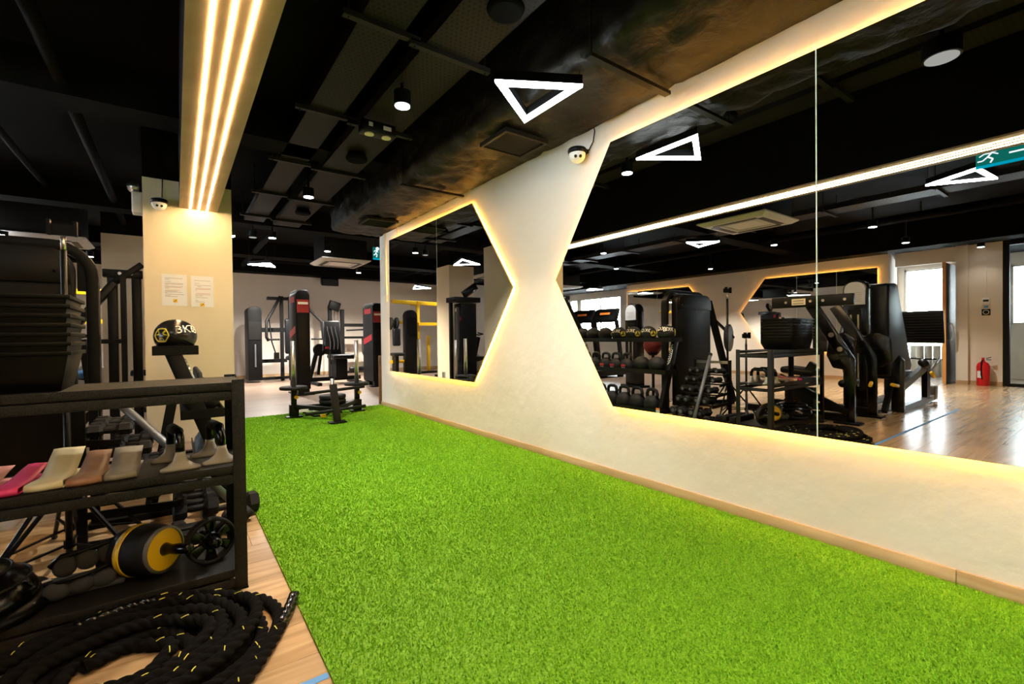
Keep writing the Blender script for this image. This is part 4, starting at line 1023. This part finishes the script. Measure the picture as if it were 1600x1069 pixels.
part(MB().box(-.447, -.40, 3.58, 3.62, 1.24, 1.44), 'bracket_plate', 'shroud', t)
part(MB().box(-.46, -.29, 3.54, 3.68, 0, .012).box(-1.34, -1.2, 3.54, 3.68, 0, .012), 'foot_plate', 'black', t)
part(MB().bar((-1.2, 3.5, 1.4), (-1.55, 3.35, .02), .05, .08), 'rear_leg', 'black', t)
part(MB().bar((-1.25, 3.5, 1.2), (-1.75, 3.45, .9), .03, .03), 'brace_bar', 'black', t)
part(MB().lathe([(.17, -.03), (.19, -.02), (.19, .02), (.17, .03)], 24, (-1.62, 3.45, .9), (.3, 1, 0)), 'round_pad', 'pad_blue', t, smooth=True)
part(MB().bar((-1.55, 3.35, .03), (-.8, 3.7, .03), .06, .06), 'base_beam', 'black', t)
for x in (-.52, -.52): part(MB().lathe([(.006, -.002), (.006, .004)], 10, (x, 3.444, 1.33 if x else 1.4), (0, -1, 0)), 'screw', 'silver', t)
# ---- lever machine beside the column
t = thing('lever_machine', 'black lever gym machine standing left of the near column', 'gym machine', (-.6, 5.6, 0))
part(MB().box(-.52, -.24, 5.48, 5.56, 1.53, 1.60), 'top_beam', 'black', t, bevel=.004)
for x in (-.40, -.32): part(MB().lathe([(.014, 0), (.014, .006)], 12, (x, 5.479, 1.565), (0, -1, 0)), 'bolt', 'silver', t)
for x in (-.455, -.285): part(MB().box(x-.035, x+.035, 5.49, 5.56, .0, 1.53), 'upright', 'black', t, bevel=.004)
part(MB().box(-.395, -.355, 5.42, 5.48, .35, 1.52).box(-.39, -.36, 5.40, 5.43, 1.0, 1.3), 'slide_post', 'black', t)
part(MB().bar((-.86, 5.5, .86), (-.44, 5.5, 1.48), .06, .12, up=(0, 1, 0)).bar((-.44, 5.5, 1.48), (-.24, 5.5, 1.66), .05, .07, up=(0, 1, 0)), 'lever_arm', 'black', t, bevel=.006)
part(MB().bar((-.62, 5.5, .95), (-.40, 5.5, .95), .05, .04).bar((-.62, 5.5, .55), (-.66, 5.5, .97), .05, .08), 'cross_arm', 'black', t)
part(MB().box(-.66, -.36, 5.44, 5.52, .50, .57), 'lower_beam', 'black', t)
part(MB().bar((-.8, 5.5, .05), (-.5, 5.5, .5), .06, .1, up=(0, 1, 0)), 'strut', 'black', t)
part(MB().box(-.5, -.40, 5.42, 5.60, 0, .012).box(-.33, -.24, 5.42, 5.60, 0, .012).box(-.9, -.75, 5.42, 5.6, 0, .012), 'foot_plate', 'black', t)
part(MB().lathe([(.13, -.015), (.14, 0), (.13, .015)], 28, (-.93, 5.6, .72), (.2, 1, 0)), 'plate_disc', 'silver', t, smooth=True)
part(MB().lathe([(.045, -.02), (.045, .03)], 16, (-.93, 5.58, .72), (-.2, -1, 0)), 'disc_hub', 'black', t)
part(MB().box(-.95, -.9, 5.55, 5.66, 0, .8), 'rear_post', 'black', t)
part(MB().box(-.86, -.66, 5.6, 5.95, .62, .68), 'seat_pad', 'blue_seat', t, bevel=.02)
part(MB().box(-.78, -.74, 5.7, 5.8, 0, .62), 'seat_post', 'black', t)
part(MB().pipe([(-.86, 5.45, 1.02), (-.80, 5.42, .93), (-.76, 5.42, .9)], .014, 8), 'handle', 'silver', t, smooth=True)
# ---- push sled on the turf
t = thing('push_sled', 'black push sled with chrome posts and plates on the turf end', 'sled', (1.48, 5.8, 0))
TZ = .0
for (x, y) in ((1.13, 6.0), (1.88, 6.0)):
    part(MB().box(x-.09, x+.09, y-.05, y+.05, .018, .034), 'foot_plate', 'black', t, bevel=.004)
    part(MB().box(x-.05, x+.05, y-.035, y+.035, .03, .17), 'foot_block', 'black', t, bevel=.006)
    part(MB().box(x-.028, x+.028, y-.028, y+.028, .17, .37), 'lower_post', 'black', t, bevel=.004)
    part(MB().tube((x, y, .37), (x, y, .93), .026, 18), 'chrome_post', 'chrome', t, smooth=True)
    part(MB().lathe([(.022, 0), (.022, .02)], 14, (x+.02, y-.03, .26), (0, -1, 0)), 'pull_pin', 'yellow', t)
    part(MB().lathe([(.03, .0), (.15, .002), (.155, .012), (.155, .03), (.145, .038), (.03, .036)], 28, (x, y, .35)), 'weight_plate', 'rubber', t, smooth=True)
part(MB().bar((1.13, 6.0, .15), (1.47, 5.55, .13), .05, .05).bar((1.88, 6.0, .15), (1.47, 5.55, .13), .05, .05).bar((1.13, 6.0, .13), (1.88, 6.0, .13), .05, .05), 'base_frame', 'black', t, bevel=.004)
for k in range(2): part(MB().lathe([(.03, .0), (.15, .002), (.155, .012), (.155, .04), (.145, .048), (.03, .046)], 28, (1.55, 5.9, .165+.052*k)), 'weight_plate', 'rubber', t, smooth=True)
part(MB().tube((1.55, 5.9, .16), (1.55, 5.9, .46), .024, 16), 'plate_pin', 'chrome', t, smooth=True)
part(MB().box(1.35, 1.53, 5.24, 5.36, .018, .034), 'foot_plate', 'black', t, bevel=.004)
part(MB().bar((1.44, 5.30, .03), (1.42, 5.38, .44), .075, .05), 'front_post', 'steel_black', t, bevel=.004)
part(MB().bar((1.44, 5.33, .15), (1.47, 5.56, .13), .05, .05), 'neck', 'black', t)
for z, y in ((.375, 5.36), (.155, 5.33)):
    part(MB().tube((1.12, y+.02, z-.02), (1.76, y-.02, z+.02), .017, 12), 'push_handle', 'rubber', t, smooth=True)
part(MB().pipe([(1.2, 5.85, .09), (1.3, 5.75, .045), (1.42, 5.7, .05), (1.5, 5.75, .09), (1.62, 5.75, .06)], .012, 8), 'tow_strap', 'black', t)
part(MB().box(1.36, 1.42, 5.69, 5.74, .03, .06), 'strap_buckle', 'yellow', t)
part(MB().box(1.17, 1.30, 5.80, 5.82, .10, .13), 'maker_plate', 'label_white', t)
# ---- selectorised towers with red trim
def red_tower(x0, x1, y0, y1, h, label):
    t = thing('selector_tower', label, 'gym machine', ((x0+x1)/2, (y0+y1)/2, 0), 0, 'red trimmed weight towers')
    r = (x1-x0)*.42
    prof = [(x, y0, z) for x, z in rounded_top(x0, x1, .10, h, r)]
    part(MB().prism(prof, (0, 0, 0), (0, (y1-y0), 0)), 'shroud', 'matte_black', t, bevel=.008)
    part(MB().box(x0+.03, x1-.03, y0-.012, y0+.001, .12, h-.25), 'front_rail', 'black', t, bevel=.004)
    part(MB().box(x0+.015, x1-.015, y0-.014, y0, h-.38, h-.16), 'red_badge', 'red', t)
    part(MB().box(x0+.03, x1-.03, y0-.016, y0-.014, h-.24, h-.20), 'badge_text_line', 'cream_print', t)
    part(MB().prism([(x0-.002, y0+.05, h-.72), (x0-.002, y0+.05, h-.60), (x0-.002, y1-.05, h-.70), (x0-.002, y1-.05, h-.82)], (0, 0, 0), (-.003, 0, 0)), 'red_stripe', 'red', t)
    part(MB().box(x0-.004, x0, y0+.1, y1-.1, h-.2, h-.1), 'side_badge', 'red', t)
    part(MB().box(x0-.05, x1+.05, y0-.06, y0+.1, 0, .02).box(x0+.02, x1-.02, y0, y0+.1, .02, .1).box(x0-.03, x1+.03, y1-.14, y1+.02, 0, .02).box(x0+.02, x1-.02, y1-.12, y1-.02, .02, .1), 'foot', 'black', t)
    part(MB().box(x0+.02, x1-.02, y0+.02, y1-.02, h-.06, h+.008), 'top_cap', 'steel_grey', t, bevel=.01)
red_tower(1.64, 1.86, 8.42, 9.0, 1.78, 'tall black weight tower with red badge behind the push sled')
red_tower(3.12, 3.34, 8.92, 9.5, 1.64, 'black weight tower with red badge next to the wall end')
# ---- chest press against the back wall
t = thing('chest_press', 'black chest press machine with curved arms by the back wall', 'gym machine', (1.9, 11.8, 0))
prof = [(x, 11.55, z) for x, z in rounded_top(1.28, 1.55, .05, 1.68, .1)]
part(MB().prism(prof, (0, 0, 0), (0, .6, 0)), 'weight_shroud', 'matte_black', t, bevel=.01)
part(MB().box(1.30, 1.53, 11.538, 11.55, .95, 1.35), 'label_panel', 'steel_black', t)
part(MB().box(1.40, 1.43, 11.53, 11.54, .35, .85), 'stack_window', 'steel_grey', t)
for x in (2.0, 2.18): part(MB().box(x-.035, x+.035, 11.8, 11.88, 0, 1.95), 'upright', 'matte_black', t)
part(MB().box(1.5, 2.1, 11.82, 11.88, 1.12, 1.22).box(1.5, 2.1, 11.82, 11.88, .42, .50).box(1.5, 2.4, 11.7, 11.8, .04, .1), 'cross_beam', 'matte_black', t)
part(MB().box(1.7, 2.5, 11.78, 11.9, 1.86, 1.93), 'pivot_beam', 'black', t)
for s, xp in ((-1, 1.95), (1, 2.35)):
    xo = 1.62 if s < 0 else 2.78
    part(MB().pipe([(xp, 11.7, 1.93), ((xp+xo)/2, 11.55, 1.62), (xo, 11.4, 1.35), (xo+.01*s, 11.35, 1.0), (xo+.03, 11.35, .92)], .032, 10), 'press_arm', 'matte_black', t, smooth=True)
    part(MB().tube((xo, 11.35, .95), (xo-.25*s, 11.35, .95), .02, 10), 'hand_grip', 'rubber', t, smooth=True)
part(MB().pipe([(1.68, 11.5, 1.5), (1.72, 11.4, .9), (1.80, 11.4, .62)], .014, 8), 'cable', 'black', t)
part(MB().box(1.76, 1.86, 11.36, 11.44, .52, .66), 'foot_lever', 'black', t)
part(MB().box(2.0, 2.32, 11.45, 11.55, .62, 1.42), 'back_pad', 'pad', t, bevel=.045)
part(MB().box(2.0, 2.34, 11.1, 11.5, .48, .58), 'seat_pad', 'pad', t, bevel=.04)
part(MB().box(2.12, 2.2, 11.3, 11.4, 0, .5), 'seat_post', 'matte_black', t)
# ---- leg extension
t = thing('leg_extension', 'black seated leg machine with tall padded backrest behind the sled', 'gym machine', (2.8, 10.3, 0))
R = Matrix.Rotation(-.22, 3, 'X')
part(MB().obox((2.74, 10.4, .98), (.36, .10, .74), R), 'back_pad', 'pad', t, bevel=.04)
for k in range(3): part(MB().pipe([(2.66+.08*k+.02*math.sin(z*9), 10.345+(z-.98)*.225-.008, z) for z in [.72+.05*i for i in range(11)]], .004, 5), 'stitch_line', 'grey_plate', t)
part(MB().box(2.62, 3.1, 9.9, 10.4, .52, .62), 'seat_pad', 'pad', t, bevel=.04)
part(MB().box(2.70, 2.95, 10.0, 10.4, .12, .52), 'seat_box', 'matte_black', t, bevel=.02)
part(MB().tube((2.95, 9.85, .30), (3.25, 9.85, .30), .06, 14), 'shin_roller', 'pad', t, smooth=True)
part(MB().box(2.2, 3.3, 10.25, 10.33, .06, .14).box(2.3, 2.38, 9.8, 10.6, 0, .06).box(3.1, 3.18, 9.8, 10.6, 0, .06), 'base_frame', 'matte_black', t)
part(MB().bar((2.25, 10.3, .1), (2.42, 10.3, .78), .07, .09, up=(0, 1, 0)).bar((2.42, 10.3, .2), (2.5, 10.3, .75), .05, .06, up=(0, 1, 0)), 'lever_frame', 'matte_black', t)
part(MB().lathe([(.13, -.04), (.13, .04)], 18, (2.46, 10.3, .72), (0, 1, 0)), 'cam_wheel', 'matte_black', t)
part(MB().tube((2.5, 10.2, .7), (2.54, 10.2, 1.2), .014, 8), 'adjust_lever', 'rubber', t)
part(MB().box(2.56, 2.62, 10.18, 10.24, .74, .78), 'red_knob', 'red', t)
part(MB().pipe([(2.6, 10.0, .68), (2.58, 10.0, .55), (2.62, 10.0, .42)], .014, 8).pipe([(3.12, 10.0, .68), (3.14, 10.0, .55), (3.1, 10.0, .42)], .014, 8), 'hand_grip', 'rubber', t)
# ---- pulldown and rowing machine at the back
t = thing('cable_machine', 'black cable machine with chrome guide rods by the back wall', 'gym machine', (3.4, 12.2, 0))
part(MB().box(3.12, 3.2, 12.1, 12.2, 0, 1.78).box(3.42, 3.5, 12.1, 12.2, 0, 1.7), 'upright', 'matte_black', t)
part(MB().obox((3.25, 12.08, 1.78), (.28, .1, .22), Matrix.Rotation(.3, 3, 'Y')), 'pulley_head', 'black', t, bevel=.02)
for x in (3.27, 3.35): part(MB().tube((x, 12.15, .1), (x, 12.15, 1.66), .012, 10), 'guide_rod', 'chrome', t, smooth=True)
part(MB().box(3.5, 4.4, 12.1, 12.2, 1.26, 1.34).box(3.5, 4.4, 12.1, 12.2, .95, 1.01).box(3.3, 4.4, 12.1, 12.2, .06, .12), 'cross_beam', 'matte_black', t)
part(MB().tube((3.5, 11.95, 1.16), (4.3, 11.95, 1.2), .02, 10), 'row_bar', 'rubber', t)
part(MB().box(3.88, 4.2, 11.6, 11.75, .62, 1.42), 'back_pad', 'pad', t, bevel=.05)
part(MB().box(3.85, 4.25, 11.2, 11.6, .42, .50), 'seat_pad', 'pad', t, bevel=.03)
part(MB().box(4.0, 4.08, 11.4, 12.1, 0, .42), 'seat_post', 'matte_black', t)
part(MB().pipe([(3.8, 11.6, .95), (3.78, 11.5, .6), (3.86, 11.4, .35)], .03, 10), 'arm', 'matte_black', t, smooth=True)
part(MB().lathe([(.08, -.05), (.08, .05)], 16, (3.9, 11.3, .3), (1, 0, 0)), 'roller', 'pad', t)
# brown board past the wall end
single(MB().box(2.372, 2.56, 6.53, 6.57, 0, .70), 'wooden_board', 'board_brown', 'brown wooden board standing past the wall end', 'board', bevel=.003)
# ---- cable tower mirrored in the smaller mirror
t = thing('cable_tower', 'black cable tower with tilted screen seen in the smaller mirror', 'gym machine', (0, 8.05, 0))
part(MB().box(-.24, .1, 7.9, 8.2, .06, 1.62), 'weight_shroud', 'matte_black', t, bevel=.01)
part(MB().box(-.32, .26, 7.86, 8.24, 1.64, 1.74), 'top_beam', 'black', t, bevel=.01)
part(MB().obox((-.12, 7.95, 1.88), (.34, .1, .14), Matrix.Rotation(.6, 3, 'Y')), 'tilted_screen', 'gloss_black', t, bevel=.01)
part(MB().box(.102, .12, 7.99, 8.07, .5, 1.55), 'chrome_rail', 'silver', t)
part(MB().tube((.2, 7.95, .05), (.2, 7.95, .9), .03, 14), 'chrome_post', 'chrome', t, smooth=True)
part(MB().box(.18, .24, 8.1, 8.16, .05, 1.66), 'upright', 'black', t)
part(MB().box(-.4, .42, 7.85, 8.25, 0, .06), 'base_plate', 'black', t, bevel=.01)
part(MB().box(-.5, -.2, 7.98, 8.12, .48, .56), 'seat_pad', 'pad', t, bevel=.02)
part(MB().box(.1, .103, 7.93, 7.98, 1.28, 1.36), 'star_sticker', 'red', t)
part(MB().lathe([(.04, 0), (.04, .002)], 16, (.1, 8.12, 1.5), (1, 0, 0)), 'oval_badge', 'label_white', t)
# ---- yellow rig
t = thing('yellow_machine', 'yellow and black plate machine in the far corner', 'gym machine', (-.7, 11.5, 0))
part(MB().bar((.1, 11.5, 1.9), (-1.55, 11.5, 1.86), .10, .10).bar((-.62, 11.4, 1.88), (-.62, 11.9, 1.88), .1, .1), 'top_beam', 'yellow', t, bevel=.01)
part(MB().box(-.66, -.58, 11.46, 11.54, .7, 1.88).box(-1.02, -.95, 11.6, 11.68, 0, 1.0), 'upright', 'yellow', t, bevel=.006)
part(MB().box(-.655, -.585, 11.465, 11.535, 0, .7), 'chrome_upright', 'silver', t)
part(MB().prism([(x, 11.3, z) for x, z in rounded_top(-.52, -.18, .06, 1.68, .16)], (0, 0, 0), (0, .18, 0)), 'weight_shroud', 'shroud', t, bevel=.01)
part(MB().prism([(x, 11.27, z) for x, z in rounded_top(-.48, -.24, 1.05, 1.5, .11)], (0, 0, 0), (0, .03, 0)), 'shroud_insert', 'gloss_black', t)
part(MB().box(-.15, .35, 11.4, 11.46, 1.32, 1.40).box(-.2, .6, 11.4, 11.48, .3, .38).box(-1.5, -.6, 11.4, 11.48, 1.28, 1.36), 'cross_beam', 'yellow', t)
for x in (.05, .2): part(MB().lathe([(.14, -.03), (.16, -.02), (.16, .02), (.14, .03)], 24, (x, 11.35, 1.32), (1, 0, .1)), 'weight_disc', 'rubber', t, smooth=True)
part(MB().box(-.02, .18, 11.2, 11.32, .75, 1.2), 'back_pad', 'pad', t, bevel=.04)
part(MB().box(-.05, .25, 11.0, 11.3, .5, .58), 'seat_pad', 'pad', t, bevel=.03)
part(MB().box(.05, .13, 11.2, 11.45, 0, .5).box(-1.1, .6, 11.35, 11.6, 0, .05), 'base_frame', 'black', t)
# plate tree
t = thing('plate_tree', 'black plate tree with bar holders beside the far column', 'plate tree', (-.72, 10.1, 0))
part(MB().box(-.76, -.68, 10.06, 10.14, 0, 1.3), 'mast', 'black', t)
part(MB().box(-.95, -.5, 9.9, 10.3, 0, .05), 'base_plate', 'black', t)
for z in (.45, .8, .95):
    part(MB().tube((-.9, 10.1, z), (-.52, 10.1, z), .02, 10), 'peg', 'silver', t)
    for x in (-.84, -.6): part(MB().lathe([(.11 if z < .6 else .06, -.025), (.12 if z < .6 else .065, 0), (.11 if z < .6 else .06, .025)], 20, (x, 10.1, z), (1, 0, 0)), 'weight_plate', 'rubber', t, smooth=True)
part(MB().box(-.755, -.685, 10.05, 10.06, 1.0, 1.28), 'yellow_label', 'yellow', t)
# spin bike
def bike(x, y, label):
    t = thing('spin_bike', label, 'exercise bike', (x, y, 0), 0, 'spin bikes')
    part(MB().lathe([(.2, -.015), (.23, -.02), (.23, .02), (.2, .015)], 28, (x+.35, y, .35), (0, 1, 0)), 'flywheel', 'silver', t, smooth=True)
    part(MB().bar((x-.4, y, .06), (x+.5, y, .06), .06, .06).bar((x+.35, y, .35), (x+.2, y, .95), .06, .08).bar((x-.25, y, .06), (x-.15, y, .85), .06, .07).bar((x-.2, y, .5), (x+.35, y, .4), .05, .08), 'frame', 'black', t)
    part(MB().box(x-.45, x-.37, y-.25, y+.25, 0, .06).box(x+.45, x+.53, y-.25, y+.25, 0, .06), 'stabiliser', 'black', t)
    part(MB().pipe([(x+.35, y-.22, 1.05), (x+.2, y-.2, 1.02), (x+.18, y, 1.0), (x+.2, y+.2, 1.02), (x+.35, y+.22, 1.05)], .016, 8), 'handlebar', 'rubber', t)
    part(MB().sphere((x-.17, y, .9), .1, 16, 10, (1.2, .7, .4)), 'saddle', 'pad', t, smooth=True)
bike(-1.35, 9.3, 'black spin bike nearest the far column'); bike(-1.5, 10.4, 'black spin bike behind the first spin bike')
# ---- treadmills by the window
def treadmill(x, y, label):
    t = thing('treadmill', label, 'treadmill', (x, y, 0), 0, 'treadmills before the windows')
    part(MB().box(x-.3, x+1.5, y-.36, y+.36, .05, .18), 'deck', 'black', t, bevel=.02)
    part(MB().box(x-.25, x-.15, y-.3, y-.2, 0, .05).box(x-.25, x-.15, y+.2, y+.3, 0, .05).box(x+1.35, x+1.45, y-.3, y-.2, 0, .05).box(x+1.35, x+1.45, y+.2, y+.3, 0, .05), 'foot', 'black', t)
    part(MB().box(x-.1, x+1.45, y-.25, y+.25, .181, .186), 'belt', 'rubber', t)
    part(MB().box(x-.35, x+.1, y-.36, y+.36, .1, .32), 'motor_hood', 'plastic_black', t, bevel=.04)
    for s in (-1, 1):
        part(MB().bar((x-.15, y+s*.34, .2), (x+.02, y+s*.34, 1.3), .06, .08, up=(1, 0, 0)), 'upright', 'steel_black', t)
        part(MB().tube((x+.0, y+s*.34, 1.08), (x+.5, y+s*.34, 1.0), .022, 10), 'handrail', 'rubber', t, smooth=True)
    part(MB().obox((x-.02, y, 1.42), (.08, .72, .34), Matrix.Rotation(-.35, 3, 'Y')), 'console', 'plastic_black', t, bevel=.04)
    part(MB().obox((x+.03, y, 1.46), (.01, .3, .05), Matrix.Rotation(-.35, 3, 'Y')), 'orange_mark', 'orange', t)
for i, y in enumerate((7.45, 8.2, 8.95)): treadmill(-3.5, y, '%s treadmill before the bright windows, counted from the red ball side' % ORD[i])
# ---- towers with printed instruction panels
def panel_tower(x, y, h, label, rot=0, hw=.17):
    t = thing('panel_tower', label, 'gym machine', (x, y, 0), rot, 'weight towers with instruction panels')
    P = lambda pts, xx: [(xx, b, c) for b, c in pts]
    part(MB().prism(P(rounded_top(-hw, hw, .04, h, hw*.9), 0), (-.09, 0, 0), (.16, 0, 0)), 'shroud', 'gloss_black', t, world=False, bevel=.008)
    part(MB().prism(P(rounded_top(-hw*.85, hw*.85, h-.3, h-.025, hw*.75), 0), (.07, 0, 0), (.012, 0, 0)), 'instruction_panel', 'pad_label', t, world=False)
    for k in range(5): part(MB().box(.083, .084, -hw*.6, hw*.6-.03*(k % 3), h-.16-.025*k, h-.155-.025*k), 'print_line', 'ink', t, world=False)
    part(MB().box(.071, .075, -hw*.55, hw*.55, .3, h-.36), 'stack_window', 'black', t, world=False)
    for yy in (-hw*.3, hw*.3): part(MB().tube((.08, yy, .3), (.08, yy, h-.42), .01, 8), 'guide_rod', 'chrome', t, world=False)
    part(MB().box(-.15, .13, -.24, .24, 0, .04), 'base', 'black', t, world=False)
    return t
panel_tower(-2.12, 2.10, 1.59, 'weight tower with pale printed panel between the leg machines', 0, .125)
panel_tower(-2.2, 5.57, 1.53, 'weight tower with pale printed panel behind the slam balls', .2)
# ---- plate loaded leg machine (mirror side)
t = thing('leg_machine', 'black plate-steel leg machine with curved cams beside the rack', 'gym machine', (-1.3, 2.1, 0))
def plate(poly_yz, x, th, name, m, bev=.006): return part(MB().prism([(x, a, b) for a, b in poly_yz], (0, 0, 0), (th, 0, 0)), name, m, t, bevel=bev)
for x in (-1.06, -1.72):
    plate([(1.78, .02), (1.87, .02), (1.87, .60), (2.24, 1.24), (2.13, 1.29), (1.78, .68)], x, .04, 'side_plate', 'gloss_black')
    part(MB().box(x-.04, x+.1, 1.72, 1.95, 0, .02), 'foot_plate', 'black', t)
    part(MB().box(x, x+.06, 1.85, 2.9, .02, .10), 'floor_rail', 'black', t)
part(MB().box(-1.05, -.98, 1.78, 2.58, 1.24, 1.36), 'top_beam', 'black', t, bevel=.01)
part(MB().box(-.979, -.976, 2.22, 2.36, 1.265, 1.335), 'maker_plate', 'cream_print', t)
for zz in (1.283, 1.312): part(MB().box(-.976, -.9752, 2.235, 2.345, zz-.006, zz+.006), 'worn_print_line', 'ink', t)
for y in (2.17, 2.42, 1.85, 2.05): part(MB().lathe([(.014, 0), (.014, .01)], 12, (-.98, y, 1.30), (1, 0, 0)), 'bolt', 'chrome', t)
for y, z in ((1.98, .93), (1.90, .78)): part(MB().lathe([(.025, 0), (.025, .015)], 14, (-1.0, y, z), (1, 0, 0)), 'bolt', 'chrome', t)
plate([(1.86, .60), (1.95, .54), (2.08, .56), (2.14, .70), (2.12, .92), (1.95, .96), (1.86, .88)], -1.35, .05, 'cam_plate', 'gloss_black', .02)
part(MB().obox((-1.45, 2.45, .50), (.34, .36, .08), Matrix.Rotation(.1, 3, 'X')), 'seat_pad', 'pad', t, bevel=.03)
plate([(1.70, .62), (1.80, .55), (1.94, .58), (2.0, .72), (1.97, .92), (1.82, .96), (1.71, .88)], -1.95, .05, 'rear_cam_plate', 'gloss_black', .02)
part(MB().tube((-1.9, 1.86, .75), (-1.1, 2.0, .75), .03, 12), 'cam_axle', 'black', t)
part(MB().bar((-1.0, 1.84, .12), (-1.0, 2.5, .46), .05, .06), 'diagonal_strut', 'black', t)
part(MB().box(-1.2, -1.12, 2.2, 2.5, .1, .34), 'weight_block', 'steel_black', t)
part(MB().tube((-1.7, 2.6, .1), (-1.1, 2.6, .1), .03, 10).bar((-1.4, 2.6, .1), (-1.4, 2.3, .6), .06, .08), 'seat_frame', 'black', t)
part(MB().tube((-1.6, 1.95, .40), (-1.2, 1.95, .40), .04, 14), 'shin_roller', 'pad', t, smooth=True)
part(MB().bar((-1.4, 1.95, .4), (-1.35, 2.0, .75), .04, .06), 'lever', 'steel_black', t)
part(MB().tube((-1.3, 1.72, .42), (-1.2, 1.7, .40), .018, 8), 'yellow_handle', 'yellow', t)
# ---- leg press
t = thing('leg_press', 'black leg press with tall back pad and ribbed foot plate', 'gym machine', (-3.0, 2.0, 0))
part(MB().prism([(-2.46, 1.88, 1.56), (-2.84, 1.88, 1.58), (-2.98, 1.88, 1.30), (-3.44, 1.88, .50), (-3.36, 1.88, .40), (-2.52, 1.88, .40), (-2.44, 1.88, 1.1)], (0, 0, 0), (0, .40, 0)), 'back_pad', 'gloss_pad', t, bevel=.04)
for y in (1.74, 2.14):
    part(MB().bar((-2.3, y, .03), (-3.85, y, .06), .06, .07).bar((-2.35, y, .28), (-3.55, y, .52), .05, .09), 'rail', 'steel_grey', t)
    part(MB().prism([(-2.34, y-.05, 0), (-2.34, y+.07, 0), (-2.34, y+.07, .56), (-2.34, y+.0, .68), (-2.34, y-.05, .62)], (0, 0, 0), (.06, 0, 0)), 'front_post', 'gloss_black', t, bevel=.006)
    part(MB().box(-3.5, -3.36, y-.03, y+.03, .06, .5), 'rear_post', 'black', t)
part(MB().obox((-3.95, 1.95, 1.02), (.05, .58, .46), Matrix.Rotation(.12, 3, 'Y')), 'foot_plate', 'black', t, bevel=.01)
for k in range(11): part(MB().obox((-3.915+.005*(k-5), 1.95, .83+.038*k), (.012, .56, .012), Matrix.Rotation(.12, 3, 'Y')), 'foot_plate_rib', 'matte_black', t)
part(MB().bar((-3.98, 2.12, .85), (-3.7, 2.12, .1), .06, .08, up=(1, 0, 0)), 'foot_plate_strut', 'black', t)
part(MB().box(-3.85, -3.70, 1.70, 1.76, .02, .22), 'end_bracket', 'grey_plate', t, bevel=.02)
part(MB().box(-3.1, -2.6, 1.78, 2.12, .36, .46), 'seat_pad', 'pad', t, bevel=.04)
part(MB().tube((-3.25, 1.7, .52), (-3.1, 1.7, .56), .05, 14), 'side_handle', 'pad', t, smooth=True)
part(MB().tube((-3.3, 1.66, .46), (-3.62, 1.64, .60), .016, 10), 'release_handle', 'silver', t, smooth=True)
part(MB().tube((-3.33, 1.66, .42), (-3.42, 1.655, .36), .024, 10), 'yellow_grip', 'yellow', t, smooth=True)
part(MB().bar((-2.2, 1.9, .72), (-2.5, 1.9, .72), .06, .08), 'cam_arm', 'black', t)
part(MB().tube((-1.9, 1.7, .36), (-2.1, 1.7, .33), .02, 10), 'yellow_lever', 'yellow', t, smooth=True)
part(MB().bar((-2.0, 1.8, .03), (-2.3, 1.8, .4), .05, .06), 'front_strut', 'black', t)
# ---- rolled mats beyond the doorway
for i, (x, y) in enumerate(((-8.3, 2.48), (-8.3, 2.615), (-8.3, 2.75), (-8.3, 2.885), (-8.45, 3.02))):
    t = thing('rolled_mat', '%s grey rolled mat standing beyond the doorway, from the door leaf' % ORD[i], 'mat', (x, y, 0), 0, 'rolled mats beyond the doorway')
    part(MB().lathe([(.058, 0), (.064, .01), (.064, .65), (.058, .66), (.02, .655)], 20, (x, y, 0)), 'roll', 'mat_grey', t, smooth=True)
    part(MB().lathe([(.0645, .36), (.0665, .365), (.0665, .385), (.0645, .39)], 20, (x, y, 0)), 'strap', 'black', t)
